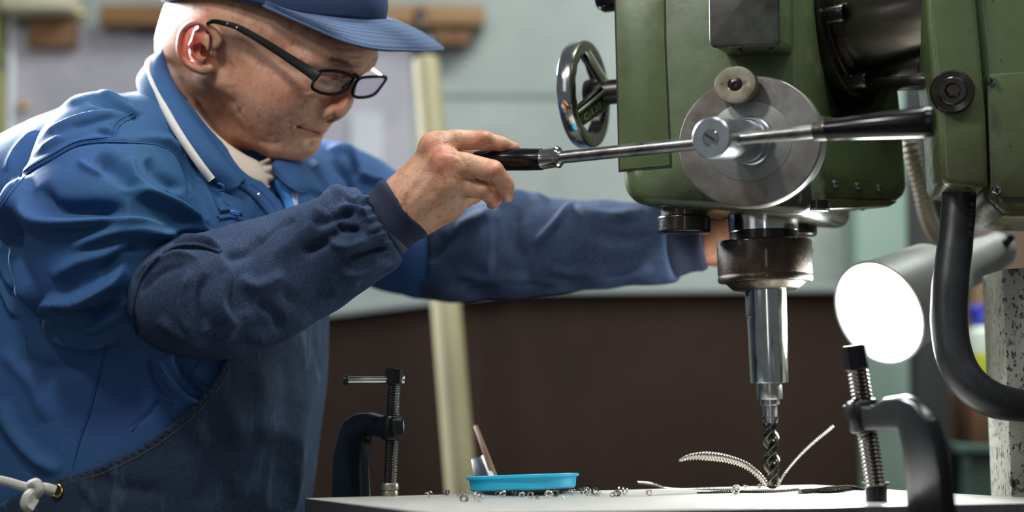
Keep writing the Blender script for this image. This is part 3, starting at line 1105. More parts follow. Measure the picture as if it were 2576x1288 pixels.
knurl(1721, 512, 545, 588, 1.595, 66, 'knurled nut beside far arm')
knurl(2004, 512, 538, 594, 1.66, 50, 'plain dark nut behind quill')
part('dark_block', prism(fpoly([(1944, 500), (1946, 531), (2026, 531), (2026, 500)], -.045), -MN * .05, .002), OILY, mroot)
cf = W(2052, 506, 1.53)
part('bottom_flange', lathe(cf, (0, 0, -1), [(.013, 0), (.0135, .008), (.012, .010), (.009, .0105)], 36), OILY, mroot)
for x, y, r in ((1660, 519, 7), (1820, 526, 9), (1870, 528, 8), (1795, 524, 6), (1975, 530, 6)):
    part('oil_drop', lathe(mface(x, 512, -.05), (0, 0, -1), [(r * .5 * .00037, -.002), (r * .00037 * 1.4, .0005), (r * .00037 * 1.2, .0025), (r * .00037 * .5, .004)], 12), OILY, mroot)

# quill, collet nut
SX0, SX1 = W(1918, 500, 1.61), W(1944, 1231, 1.61)
SAX = norm(SX1 - SX0)
SD = px_m(1.61)


def sp_at(y):
    f_ = (y - 500) / (1231 - 500)
    return SX0 + (SX1 - SX0) * f_


def turn(y0, prof, n=64):
    """prof: (radius px, y px) along the spindle"""
    o = sp_at(y0)
    return lathe(o, SAX, [(r * SD, (sp_at(y) - o) @ SAX) for r, y in prof], n)


qx = part('quill', turn(470, [(88, 470), (88, 583), (86.5, 585)]), CHROME, mroot)
part('quill_band', turn(584, [(86.5, 583.5), (86.5, 610)]), OILY, qx, label='oily dark band at quill foot')
part('collet_nut', turn(607, [(60, 606), (112, 606.5), (117, 608.5), (119, 613), (119, 690), (118, 693), (118, 696), (119, 699), (119, 707), (116, 712), (100, 714), (86, 727), (80, 731), (50, 731)], 72), OILBROWN, mroot)

# sleeve in the nut and drill bit in the sleeve
slv = thing('drill_sleeve', sp_at(730), 'polished steel taper sleeve with long slot hanging from collet nut', 'sleeve')
part('sleeve_body', turn(731, [(46, 731.05), (51.5, 731.6), (51.5, 760), (48.5, 962), (47.5, 966), (30, 966)], 72), CHROME, slv)
cx = sp_at(770)
sd_ = norm(np.array([-.93, -.36, 0]))
up_ = -SAX
hx = sp_at(769) - sp_at(735)
sl_c = cx + sd_ * (51.0 * SD)
tg = np.cross(up_, sd_)
sp_ = [sl_c + tg * x_ * SD + up_ * y_ * SD for x_, y_ in ((-10, 38), (10, 38), (10, -26), (7, -33), (0, -36), (-7, -33), (-10, -26))]
part('slot_rim', prism(sp_, sd_ * .0012, .0004), STEEL, slv)
sp2 = [sl_c + sd_ * .0011 + tg * x_ * SD + up_ * y_ * SD for x_, y_ in ((-6.5, 36), (6.5, 36), (6.5, -23), (4, -28), (0, -30), (-4, -28), (-6.5, -23))]
part('slot', prism(sp2, sd_ * .0003), SEAM, slv)

drl = thing('drill_bit', sp_at(966), 'dark twist drill boring into the steel plate', 'drill')
part('shank', turn(960, [(32, 966.2), (32.5, 968), (32.5, 1004), (31, 1007), (24.5, 1007.2), (24.5, 1020), (22, 1022), (18.5, 1022.5), (18.5, 1046), (19.5, 1050), (19.5, 1066)], 56), STEEL, drl)
# fluted body
u, v, w3 = frame(SAX)
n_ = 72
rows = 120
a = np.linspace(0, 2 * math.pi, n_, endpoint=False)
VV = []
ya, yb = 1050, 1229.5
for i in range(rows):
    f_ = i / (rows - 1)
    y = ya + (yb - ya) * f_
    run = min(1, f_ / .12)
    tip = 1.0
    ph = f_ * (yb - ya) / 112 * 2 * math.pi
    g = (np.cos(2 * (a - ph)) + 1) / 2
    prof = np.where(g > .28, 1 - .62 * ((g - .28) / .72) ** .75 * run, 1.0 - .05 * (g < .16))
    if f_ > .96:
        tip = 1 - (f_ - .96) / .04 * .75
    r_ = 20.5 * SD * prof * tip
    VV.append(sp_at(y) + np.outer(np.cos(a) * r_, u) + np.outer(np.sin(a) * r_, v))
FF = [q[::-1] for q in grid_faces(rows, n_, cv=True)] + [tuple(range(n_))[::-1], tuple(range((rows - 1) * n_, rows * n_))]
part('flutes', (np.vstack(VV), FF), mat('black_oxide_drill', srgb(66, 62, 58), .2, .95, [(60, 4, .5, .7, srgb(104, 90, 70), .5)]), drl, ang=50)

# gear casting low on the right flank, with screws
sa, sb = W(2078, 300, 1.575), W(2283, 300, 1.64)
SN = norm(np.cross(np.array([0, 0, 1.0]), sb - sa))
SN = SN if SN[1] < 0 else -SN


def sface(px, py, off=0.0):
    return on_plane(px, py, sa + SN * off, SN)


sp_ = [sface(*q) for q in ((2066, 286), (2130, 298), (2190, 292), (2232, 268), (2246, 220), (2262, 208), (2272, 300), (2284, 470), (2276, 494), (2256, 508), (2070, 508))]
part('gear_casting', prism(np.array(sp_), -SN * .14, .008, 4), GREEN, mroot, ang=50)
bp = [sface(*q, .006) for q in ((2036, 496), (2265, 506), (2240, 520), (2180, 523), (2036, 528))]
part('bottom_lip', prism(np.array(bp), -SN * .13, .003, 2), GREEN2, mroot)
for x, y in ((2100, 463), (2157, 468), (2211, 473)):
    c = sface(x, y, .0)
    s_ = part('screw', lathe(c - SN * .003, SN, [(.0046, 0), (.0046, .0042), (.0036, .0060), (.001, .0066)], 20), SATIN, mroot)
    part('screw_slot', box(c + SN * .0037, norm(sb - sa) * .0026, np.array([0, 0, 1]) * .0005, SN * .0003), SEAM, s_)
for x in (2100, 2140, 2170):
    c = sface(x, 524, -.02)
    part('oil_drop', lathe(c + np.array([0, 0, .004]), (0, 0, -1), [(.002, 0), (.004, .002), (.003, .005), (.001, .0065)], 14), OILY, mroot)

# horizontal over-arm: flange, ring, sleeve, rack bar, bolts
AY = math.radians(37)
AT = norm(np.array([math.cos(AY), -math.sin(AY), .012]))
fc0 = W(2170, -8, 1.635)


def side_u(px, py, off=0.0):
    return on_plane(px, py, fc0 + AT * off, AT)


fc = fc0
fr = np.linalg.norm(side_u(2176, 266) - fc)
part('arm_flange', lathe(fc - AT * .05, AT, [(fr, 0), (fr, .050), (fr - .002, .052), (fr * .90, .0525), (fr * .89, .054), (fr * .70, .0545)], 96), OILY, mroot)
part('flange_ring', lathe(fc + AT * .0022, AT, [(fr * .82, 0), (fr * .82, .008), (fr * .81, .009), (fr * .60, .009)], 80), OILBROWN, mroot)
cr = fr * .765
part('over_arm', lathe(fc, AT, [(cr, 0), (cr, .105)], 96), mat('polished_black_arm', srgb(104, 98, 94), .26, .9, [(16, 4, .45, .7, srgb(120, 104, 90), .5, (1, 6, 6))], coat=.4), mroot)
for x, y, lb in ((2084, 40, 'upper flange bolt'), (2142, 205, 'lower flange bolt')):
    c = side_u(x, y, .002)
    part('cap_bolt', lathe(c, AT, [(.0098, 0), (.0098, .0165), (.009, .018), (.0062, .018), (.0058, .010), (.0005, .010)], 32), OILY, mroot, label=lb)
rk = [W(2150, 194, 1.60), W(2352, 188, 1.53), W(2352, 213, 1.53), W(2150, 218, 1.60)]
part('rack_bar', prism(rk, np.array([.008, .03, 0]), .0015), DARKSTEEL, mroot)

# clamp bracket, gear case and cover plate on the right
BD = 1.475
bp = [W(x, y, BD) for x, y in ((2328, -120), (2331, 40), (2346, 190), (2358, 300), (2366, 440), (2376, 466), (2488, 474), (2482, 300), (2468, 130), (2456, 0), (2452, -120))]
part('arm_bracket', prism(np.array(bp), (0.02, .13, 0), .007, 4), GREEN2, mroot, ang=50)
bp = [W(x, y, BD + .012) for x, y in ((2446, -120), (2452, 20), (2466, 130), (2478, 300), (2487, 492), (2506, 530), (2530, 540), (2760, 548), (2760, -120))]
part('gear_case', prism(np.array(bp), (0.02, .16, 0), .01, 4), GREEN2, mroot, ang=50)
cp = [W(x, y, BD + .008) for x, y in ((2482, 187), (2740, 170), (2740, 496), (2493, 496))]
cpl = part('cover_plate', prism(round_poly(np.array(cp), [.006, 0, 0, .006]), (0, .008, 0), .001, 2), GREEN2, mroot)
for x, y in ((2494, 203), (2508, 478)):
    c = W(x, y, BD + .006)
    s_ = part('screw', lathe(c + np.array([0, .003, 0]), (0, -1, 0), [(.0046, 0), (.0046, .0030), (.0036, .0046), (.001, .005)], 24), CHROME, cpl)
for x, y in ((2494, 203), (2508, 478)):
    c = W(x, y, BD + .0018)
    crs = join(box(c, np.array([.0028, 0, .001]), np.array([0, .0006, 0]), np.array([-.0003, 0, .0007])), box(c, np.array([-.001, 0, .0028]), np.array([0, .0006, 0]), np.array([.0007, 0, .0003])))
    part('screw_cross', crs, SEAM, cpl)
bc = W(2398, 232, BD)
bt_ = part('bracket_bolt', lathe(bc + np.array([0, .004, 0]), norm(np.array([-.25, -1, -.05])), [(.0205, 0), (.0205, .010), (.0190, .0125), (.0135, .0130), (.0130, .0165), (.0120, .0175), (.0072, .0175), (.0066, .0110), (.0005, .0110)], 48), OILY, mroot)
part('socket_nut', lathe(bc + np.array([-.002, -.008, 0]), norm(np.array([-.25, -1, -.05])), [(.0075, 0), (.0075, .0035), (.006, .0045), (.001, .0045)], 6), OILBROWN, bt_)
# dark counter bracket behind the arm, and the main column off to the right
dk_ = [W(x, y, 1.95) for x, y in ((2284, 205), (2350, 205), (2372, 300), (2376, 640), (2352, 650), (2322, 520), (2318, 330))]
part('rear_arm', prism(np.array(dk_), (0.04, .05, 0), .004), mat('dark_machine_grey', srgb(44, 46, 48), .5, .3), mroot)
colx = W(2740, 400, 1.5)[0]
part('main_column', abox(colx, colx + .26, 1.46, 1.60, .12, 1.75, .02, 3), GREEN2, mroot)
part('base_foot', abox(colx - .05, colx + .32, 1.3, 1.8, 0, .13, .02, 3), GREEN2, mroot)

# ------------------------------------------------------------------ hose
hs = thing('black_hose', (W(2412, 470, 1.5)), 'thick black rubber hose hanging from green bracket, curving to steel column', 'hose')
hp = WL([(2415, 440, 1.53), (2411, 520, 1.53), (2402, 620, 1.525), (2390, 720, 1.52), (2388, 820, 1.515), (2404, 905, 1.51), (2442, 968, 1.505), (2500, 1006, 1.51), (2570, 1020, 1.53), (2640, 1024, 1.56)])
hp = arclen(catmull(hp, 200), 120)
hr = np.interp(np.linspace(0, 1, 120), [0, .15, .4, .7, .85, 1], [42, 43.5, 46, 46, 41, 38]) * px_m(1.52)
rng = np.random.default_rng(2)
hr = hr * (1 + .012 * np.sin(np.linspace(0, 60, 120)) * np.linspace(1, 0, 120))
part('rubber_tube', tube(hp, hr, 40), RUBBER, hs)
# printed marks running down the hose
for txt, yy, sz, xx in (('CE', 485, .0095, 2436), ('8', 520, .0095, 2436), ('1.5 CO. 50', 567, .0062, 2432)):
    tv, tf = text_mesh(txt, sz, .0001)
    i = int(np.argmin(np.abs(proj(hp)[:, 1] - yy)))
    T_ = norm(hp[i + 1] - hp[i])
    toward = norm(np.array([.62, -1, 0]))
    toward = norm(toward - T_ * (toward @ T_))
    side = np.cross(toward, T_)
    base = hp[i] + toward * (hr[i] + .0003)
    part('hose_print', (base + np.outer(tv[:, 0], T_) + np.outer(tv[:, 1], side) + np.outer(tv[:, 2], toward), tf), PRINT, hs)

# ------------------------------------------------------------------ work lamp
SHADE = mat('grey_lamp_shade', srgb(150, 150, 146), .45, .2, [(12, 4, .45, .7, srgb(120, 112, 100), .5)])
lo = W(2214, 786, 1.66)
ls = W(2492, 640, 1.78)
LA = norm(lo - ls)
lr = np.linalg.norm(W(2216, 788, 1.66) - W(2108, 700, 1.66)) * .97
LL = np.linalg.norm(lo - ls)
lamp_t = thing('work_lamp', ls, 'grey gooseneck work lamp glowing white behind the drill', 'lamp')
prof = [(.0215, 0), (.0235, .012), (.0235, LL * .32), (.030, LL * .40), (.047, LL * .55), (lr * .92, LL * .8), (lr, LL), (lr + .0015, LL + .001), (lr + .0015, LL + .003), (lr - .001, LL + .003), (lr - .002, LL), (lr * .9, LL * .8), (.044, LL * .56), (.026, LL * .41), (.01, LL * .40)]
part('shade', lathe(ls, LA, prof, 64), SHADE, lamp_t)
part('bulb', lathe(ls + LA * (LL * .40), LA, [(.012, 0), (.02, LL * .1), (lr * .80, LL * .38), (lr * .93, LL * .50), (lr * .955, LL * .565), (lr * .80, LL * .575), (lr * .4, LL * .582), (.001, LL * .585)], 48), mat('glowing_bulb', (1, 1, 1, 1), .4, emit=((.93, 1.0, .98, 1), 14)), lamp_t)
part('socket_cap', lathe(ls - LA * .03, LA, [(.008, 0), (.016, .003), (.0205, .012), (.0215, .031)], 40), SHADE, lamp_t)
part('switch_knob', cyl(ls + np.array([.012, -.012, .010]), ls + np.array([.018, -.02, .02]), .005, .005, 16, .001), BLACKIRON, lamp_t)
gp = WL([(2270, 300, 1.80), (2292, 380, 1.79), (2316, 470, 1.80), (2338, 556, 1.82), (2380, 620, 1.86), (2440, 655, 1.90), (2500, 640, 1.90)])
gp = np.vstack([gp[:-1], ls - LA * .028])
gp = arclen(catmull(gp, 200), 220)
gr = .0085 + .0011 * (np.arange(220) % 4 < 2)
part('gooseneck', tube(gp, gr, 20), mat('khaki_flex_tube', srgb(132, 124, 104), .45, .3), lamp_t)
lamp('work_lamp_light', 'SPOT', tuple(lo + LA * .012), tuple(lo + LA * .5), 10, (.93, 1.0, .98), .05, spot=150)

# ------------------------------------------------------------------ steel plate on the machine table
H0 = np.array([0, 0, PT])


def onplate(px, py, z=PT):
    return on_plane(px, py, np.array([0, 0, z]), np.array([0, 0, 1.0]))


A_, B_, D_ = onplate(766, 1253), onplate(1105, 1293), onplate(2045, 1219.5)
ed1 = norm(D_ - A_)
C_ = onplate(2760, 1262.5)
pr = [A_, B_, C_, D_]
plt = part('steel_plate', prism(np.array(pr), (0, 0, -.036), .0012, 2), PLATE, None, loc=(A_ + C_) / 2 - np.array([0, 0, .036]))
plt.data.materials.append(PLATESIDE)
for pg in plt.data.polygons:
    if pg.normal.z < .5:
        pg.material_index = 1
tag(plt, 'thick milled steel plate being drilled, clamped on the machine table', 'plate')
cc = (A_ + B_ + C_ + D_) / 4
tb_ = thing('machine_table', (cc[0], cc[1], 0), 'grey iron machine table hidden under the steel plate', 'table')
tp_ = [cc + (q - cc) * .70 for q in pr]
tp_ = [np.array([q[0], q[1], PT - .0365]) for q in tp_]
part('table_top', prism(np.array(tp_), (0, 0, -.06), .003), DARKSTEEL, tb_)
part('pedestal', abox(cc[0] - .12, cc[0] + .12, cc[1] - .1, cc[1] + .1, 0, PT - .0962, .01), GREEN2, tb_)
sc_ = part('steel_column', prism(np.array([W(2520, 678, 1.56), W(2640, 668, 1.56), W(2680, 1288, 1.56), W(2546, 1288, 1.56)]), (0.01, .10, 0), .002),
           mat('speckled_column_paint', srgb(178, 178, 166), .4, .1, [(260, 3, .56, .62, srgb(24, 22, 18), .9, (1, 1, .6)), (60, 4, .60, .66, srgb(40, 36, 30), .8)], [('noise', 260, .4, .001)]))
tag(sc_, 'oil specked pale steel column at picture edge behind hose end', 'column')
bz_ = W(2546, 1288, 1.56)
part('column_foot', abox(bz_[0], bz_[0] + .1, 1.56, 1.66, 0, bz_[2] + .002), OILY, sc_)

# ================================================================== the worker: head, neck and hands in one skin
HYAW, HPIT, HROL = math.radians(50), math.radians(31), math.radians(5)
HSC = np.array([1.12, 1.06, .86])


def rot_head(yaw, pit, rol):
    cp, sp = math.cos(pit), math.sin(pit)
    cr, sr = math.cos(rol), math.sin(rol)
    a, b = math.sin(yaw), math.cos(yaw)
    return np.array([[a, b, 0], [-b, a, 0], [0, 0, 1.]]) @ np.array([[cp, 0, sp], [0, 1, 0], [-sp, 0, cp]]) @ np.array([[1, 0, 0], [0, cr, -sr], [0, sr, cr]])


HR = rot_head(HYAW, HPIT, HROL)
# where the photograph shows points of the face (local x forward, y to his left, z up)
MARKS = [((.006, -.074, 0), (541, 130)), ((-.004, -.080, -.031), (512, 187)), ((-.012, -.084, .036), (502, 54)), ((-.033, -.090, .010), (460, 112)),
         ((.125, 0, -.024), (858, 267)), ((.104, 0, -.037), (843, 308)), ((.101, -.016, -.030), (832, 286)), ((.106, .004, -.053), (812, 333)), ((.086, -.027, -.061), (737, 313)),
         ((.100, .010, -.098), (806, 368)), ((.085, 0, -.117), (768, 398)), ((.097, 0, .028), (904, 176)),
         ((.080, .043, .042), (926, 150)), ((.084, -.038, .046), (838, 153)), ((.080, -.033, .014), (850, 200)), ((.083, .04, .065), (930, 124)),
         ((-.074, -.01, -.045), (420, 128)), ((-.096, -.01, .012), (440, 45)), ((.055, -.055, -.11), (640, 380)), ((.02, -.07, -.07), (590, 250))]
ML_ = np.array([m[0] for m in MARKS], float)
MP_ = np.array([m[1] for m in MARKS], float)
HC = W(640, 160, 1.70)


def head_rigid(L):
    return (np.atleast_2d(L) * HSC) @ HR.T + HC


# choose the translation that fits best, then bend the skull so that every mark agrees
d_ = MP_ - proj(head_rigid(ML_))
HC = HC + np.array([d_[:, 0].mean(), 0, -d_[:, 1].mean()]) * px_m(1.70)
res = MP_ - proj(head_rigid(ML_))
_K = np.linalg.norm(ML_[:, None] - ML_[None], axis=2) - np.eye(len(ML_)) * .008
_Pm = np.c_[np.ones(len(ML_)), ML_]
import sys; sys.stderr.write(str(res.round().tolist())+chr(10)) #print('head residual px', res.round().tolist())
_A = np.block([[-_K, _Pm], [_Pm.T, np.zeros((4, 4))]])
_C = np.linalg.solve(_A, np.vstack([res, np.zeros((4, 2))]))


def HP(L):
    """point of the head, local -> world"""
    L = np.atleast_2d(np.asarray(L, float))
    X = head_rigid(L)
    K = -np.linalg.norm(L[:, None] - ML_[None], axis=2)
    dp = K @ _C[:-4] + np.c_[np.ones(len(L)), L] @ _C[-4:]
    s = ((X - CAM) @ FW / FPX)[:, None]
    return X + dp[:, :1] * s * RT - dp[:, 1:] * s * UP


hb_ = Body()
hb_.ball((-.008, 0, .045), (.098, .076, .085))
hb_.ball((-.034, 0, .0), (.064, .062, .062), .03)
hb_.ball((.038, 0, -.03), (.056, .060, .085), .03)
hb_.cone((.002, .054, -.048), (.066, .026, -.096), .021, .022, .026, mir=True)
hb_.ball((.079, 0, -.095), .021, .02)
hb_.ball((.055, .044, -.014), .026, .03, mir=True)
hb_.ball((.048, .041, -.050), .030, .028, mir=True)
hb_.cone((.082, .012, .036), (.064, .050, .032), .0135, .011, .014, mir=True)
hb_.ball((.078, 0, .055), (.022, .045, .03), .03)
hb_.ball((.094, .034, .014), (.014, .018, .013), .012, sub=True, mir=True)
hb_.ball((.0745, .033, .014), (.0135, .016, .0135), .005, mir=True)
hb_.cone((.070, .018, -.004), (.064, .050, .000), .0065, .006, .016, mir=True)          # lower lid bag
hb_.cone((.0845, 0, .026), (.108, 0, -.014), .0085, .0105, .012)
hb_.ball((.1120, 0, -.0240), (.0145, .0145, .0135), .010)
hb_.ball((.0985, .0150, -.0280), (.0120, .0092, .0092), .006, mir=True)
hb_.ball((.079, 0, -.053), (.023, .036, .032), .018)
hb_.ball((.104, .0075, -.0375), (.0058, .0036, .0042), .003, sub=True, mir=True)
hb_.cone((.0985, 0, -.0530), (.080, .026, -.0595), .0078, .0050, .006, mir=True)
hb_.cone((.0955, 0, -.0655), (.079, .023, -.0645), .0085, .0058, .006, mir=True)
hb_.ball((.086, 0, -.0593), (.034, .036, .0007), .003, sub=True, R=np.array([[.995, 0, -.10], [0, 1, 0], [.10, 0, .995]]))
hb_.ball((.108, 0, -.079), (.010, .018, .007), .010, sub=True)
hb_.ball((.045, 0, -.108), (.036, .042, .020), .02)
hb_.cone((-.030, 0, -.03), (-.026, 0, -.20), .054, .058, .03)
# ears
for sg in (-1, 1):
    def e_(x, z, out=0.0):
        return (x, sg * (.0735 + .40 * max(0, .004 - x) + out), z)
    hb_.ball(e_(-.013, .006, .001), (.0165, .0042, .029), .004, R=np.array([[.93, sg * .37, 0], [-sg * .37, .93, 0], [0, 0, 1.]]))
    rimp = [(.004, .008), (.0035, .020), (-.002, .031), (-.012, .0365), (-.023, .034), (-.0305, .024), (-.0325, .010), (-.0300, -.004), (-.0245, -.016), (-.016, -.0245), (-.006, -.0275), (.001, -.020)]
    rr_ = [.003, .0034, .0036, .0038, .0040, .0040, .0038, .0034, .0036, .0050, .0055, .0040]
    rq = catmull(np.c_[np.array(rimp), rr_], 34)
    pts = [(*e_(x, z, .004), r) for x, z, r in rq]
    hb_.chain(pts, .003)
    hb_.chain([(*e_(-.018, .024, .002), .0028), (*e_(-.020, .008, .003), .0034), (*e_(-.016, -.006, .003), .0034), (*e_(-.006, -.012, .002), .0030)], .003)
    hb_.ball(e_(-.007, .001, .0065), (.0085, .0062, .0100), .003, sub=True)
    hb_.ball(e_(-.026, .014, .008), (.0030, .0040, .012), .003, sub=True)
    hb_.ball(e_(-.010, .026, .0075), (.0065, .0042, .0055), .004, sub=True)
    hb_.ball(e_(.003, -.001, .000), (.0040, .0040, .0060), .004)
    hb_.ball(e_(-.004, -.024, .0025), (.0075, .0045, .0070), .005)

V, F = skin(hb_, (-.125, -.105, -.215), (.140, .105, .145), .00135)
HEADL = V.copy()
V = HP(V)
V = smooth(V, F, 1, .35)
# wrinkles of the near cheek
V = sculpt(V, F, [
    ([(752, 252), (790, 246), (822, 252)], -.6, 4), ([(758, 238), (790, 228), (820, 226)], -.5, 3.5), ([(700, 250), (706, 285), (690, 330)], -.5, 9),
    ([(600, 270), (604, 292)], -.5, 4), ([(568, 262), (566, 290)], -.4, 4), ([(735, 314), (700, 330), (668, 352)], -.8, 6), ([(760, 352), (740, 368), (705, 372)], -.6, 5),
    ([(850, 136), (880, 142), (920, 140)], -.5, 4), ([(830, 118), (880, 122), (930, 118)], -.4, 4),
    ([(430, 190), (470, 240), (540, 330)], -.7, 7), ([(560, 140), (575, 190), (570, 240)], -.5, 9)], 1.72)
V = sculpt(V, F, [
    ([(838, 262), (812, 288), (770, 306), (738, 330), (728, 350)], -.9, 5),
    ([(838, 262), (800, 268), (760, 282)], -.4, 6), ([(736, 312), (728, 322), (726, 338)], -.6, 4),
    ([(745, 300), (700, 318), (672, 345)], -.7, 7), ([(725, 345), (690, 362), (640, 350)], -.8, 8), ([(790, 352), (770, 372), (740, 378)], -.6, 6),
    ([(752, 240), (775, 238), (795, 234)], .6, 5), ([(742, 250), (790, 250), (820, 262)], -.7, 5),
    ([(790, 215), (770, 228), (745, 230)], -.5, 4), ([(612, 262), (608, 285)], -.4, 4), ([(618, 340), (700, 388), (770, 392)], .8, 12),
    ([(470, 230), (520, 300), (570, 370)], -.8, 8), ([(450, 190), (520, 270)], -.6, 6)], 1.72)
HF = F
HV = V
# skin colour: lips, nose, brows; backlit red painted into the ears
x, y, z = HEADL.T
red = np.zeros(len(V))
red += np.exp(-(((x - .095) / .016) ** 2 + (y / .026) ** 2 + ((z + .0595) / .0065) ** 2)) * .55
red += np.exp(-(((x + .022) / .016) ** 2 + ((np.abs(y) - .084) / .014) ** 2 + ((z - .010) / .034) ** 2)) * 1.1
red += np.exp(-(((x - .108) / .012) ** 2 + ((np.abs(y) - .010) / .012) ** 2 + ((z + .022) / .012) ** 2)) * .45
red += np.exp(-(((x - .055) / .03) ** 2 + ((np.abs(y) - .058) / .03) ** 2 + ((z + .018) / .025) ** 2)) * .22
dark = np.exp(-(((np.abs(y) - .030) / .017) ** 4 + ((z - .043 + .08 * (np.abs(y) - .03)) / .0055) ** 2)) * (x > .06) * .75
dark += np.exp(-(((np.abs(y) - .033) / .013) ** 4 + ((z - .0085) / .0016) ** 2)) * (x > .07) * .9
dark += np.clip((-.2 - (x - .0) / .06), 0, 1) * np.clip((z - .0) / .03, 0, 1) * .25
HRED, HDARK = np.clip(red, 0, 1), np.clip(dark, 0, 1)

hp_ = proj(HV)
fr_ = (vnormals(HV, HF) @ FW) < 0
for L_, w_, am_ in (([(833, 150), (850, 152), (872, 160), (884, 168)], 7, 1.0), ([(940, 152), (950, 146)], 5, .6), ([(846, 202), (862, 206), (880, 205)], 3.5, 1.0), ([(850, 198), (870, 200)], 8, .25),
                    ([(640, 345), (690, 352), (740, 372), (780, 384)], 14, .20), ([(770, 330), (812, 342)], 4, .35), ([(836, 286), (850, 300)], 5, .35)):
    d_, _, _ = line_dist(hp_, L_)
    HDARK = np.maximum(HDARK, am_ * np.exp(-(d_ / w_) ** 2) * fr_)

# ------------------------------------------------------------------ hands
HD = lev(1260, 398)[1]                            # depth of the lever grip
nb = Body()
nb.pix([(985, 548, HD + .004, 70), (1013, 523, HD + .002, 66), (1052, 488, HD, 64)], .012)
nb.pix([(1030, 480, HD + .002, 40), (1094, 372, HD - .012, 31)], .02)
nb.pix([(1030, 500, HD - .010, 40), (1122, 412, HD - .022, 33)], .018)
nb.pix([(1035, 525, HD - .010, 40), (1136, 462, HD - .020, 33)], .018)
nb.pix([(1040, 545, HD, 36), (1132, 508, HD - .006, 34)], .018)
nb.pix([(1062, 552, HD + .012, 30), (1130, 520, HD + .012, 34)], .018)
nb.pix([(1045, 450, HD + .018, 34), (1110, 400, HD + .030, 26)], .015)
# index on top of the grip
nb.pix([(1088, 366, HD - .012, 31), (1150, 352, HD - .010, 28)], .010)
nb.pix([(1150, 352, HD - .010, 27), (1218, 353, HD - .008, 24), (1262, 363, HD - .006, 19), (1294, 372, HD - .004, 14)], .003)
# middle finger over the near side
nb.pix([(1118, 412, HD - .022, 33), (1170, 412, HD - .030, 29)], .008)
nb.pix([(1170, 412, HD - .030, 28.5), (1240, 430, HD - .036, 28), (1270, 466, HD - .029, 24), (1276, 494, HD - .017, 16.5)], .001)
# ring finger
nb.pix([(1132, 462, HD - .018, 33), (1180, 470, HD - .021, 27)], .006)
nb.pix([(1180, 470, HD - .021, 26.5), (1224, 480, HD - .021, 25), (1242, 502, HD - .014, 20), (1237, 513, HD - .006, 14)], .001)
# little finger tucked behind, thumb round the far side
nb.pix([(1130, 508, HD - .006, 30), (1168, 500, HD + .006, 23), (1192, 492, HD + .014, 20), (1192, 470, HD + .022, 16)], .003)
nb.pix([(1110, 400, HD + .030, 26), (1165, 378, HD + .038, 22), (1225, 388, HD + .032, 19), (1250, 394, HD + .024, 14)], .004)
# knuckle bumps and nails
for x_, y_, d_, r_ in ((1090, 366, -.021, 17), (1114, 404, -.033, 17), (1128, 458, -.030, 16)):
    nb.ball(W(x_, y_, HD + d_), r_ * px_m(HD) * np.array([1.2, .8, 1.1]), .012)
for x_, y_, d_, r_ in ((1241, 428, -.045, 13), (1222, 476, -.029, 11), (1216, 345, -.018, 12)):
    nb.ball(W(x_, y_, HD + d_), r_ * px_m(HD), .008)
lo_, hi_ = W(930, 640, HD + .07), W(1320, 300, HD - .07)
V1, F1 = skin(nb, (lo_[0], HD - .075, lo_[2]), (hi_[0], HD + .07, hi_[2]), .0012)
V1 = smooth(V1, F1, 2, .4)
cre = []
for (x_, y_), (dx, dy), L, n_ in (((1130, 368), (.12, 1), 26, 4), ((1215, 345), (.35, 1), 22, 3), ((1158, 410), (-.5, 1), 20, 3), ((1246, 424), (.95, -.5), 24, 4), ((1268, 462), (1, -.15), 20, 4), ((1232, 470), (.9, -.5), 22, 4), ((1246, 494), (1, -.2), 18, 3)):
    t_ = norm(np.array([dx, dy]))
    p_ = np.array([-t_[1], t_[0]])
    for i in range(n_):
        c_ = np.array([x_, y_]) + p_ * (i - (n_ - 1) / 2) * 6.5
        cre.append(([c_ - t_ * L * .5, c_ + t_ * L * .5 + p_ * 2], -.45, 2.2))
cre += [([(1102, 385), (1130, 384), (1160, 398), (1175, 428)], -.8, 5), ([(1140, 440), (1170, 440), (1200, 452), (1232, 466), (1248, 490)], -.6, 3.2), ([(1150, 500), (1168, 496), (1176, 502)], -.7, 4),
        ([(1060, 350), (1030, 420), (990, 480)], .5, 8), ([(1092, 375), (1050, 440), (1010, 500)], .8, 10), ([(1114, 410), (1070, 470), (1030, 520)], .9, 10), ([(1128, 460), (1080, 510)], .7, 9)]
rg = np.random.default_rng(11)
for i in range(26):
    c_ = np.array([rg.uniform(990, 1110), 0])
    c_[1] = rg.uniform(430, 560)
    t_ = norm(np.array([.55 + rg.uniform(-.2, .2), -1 + rg.uniform(-.3, .3)])) * rg.uniform(14, 30)
    cre.append(([c_ - t_, c_ + t_], -.22, 3))
V1 = sculpt(V1, F1, cre, HD + .02)
# far hand, gripping behind the spindle
FD = 1.72
fb = Body()
fb.pix([(1700, 622, FD + .004, 42), (1745, 615, FD + .002, 44), (1795, 600, FD + .002, 52)], .01)
fb.pix([(1790, 585, FD - .004, 34), (1840, 560, FD - .004, 28)], .015)
fb.pix([(1790, 620, FD - .004, 34), (1840, 620, FD - .006, 28)], .015)
for k_, (ya_, yb_, yc_) in enumerate(((548, 540, 552), (572, 570, 580), (598, 598, 604), (622, 622, 624))):
    fb.pix([(1830, ya_ + 6, FD - .004, 26), (1880, ya_, FD - .012, 24), (1960, yb_, FD - .006, 21), (2010 - 8 * (k_ == 3), yc_, FD + .010, 19), (2034 - 14 * k_ % 40, yc_ + 6, FD + .022, 15)], .003)
fb.pix([(1790, 640, FD + .02, 30), (1850, 655, FD + .03, 24), (1900, 640, FD + .03, 19)], .006)
lo_, hi_ = W(1650, 720, FD), W(2080, 490, FD)
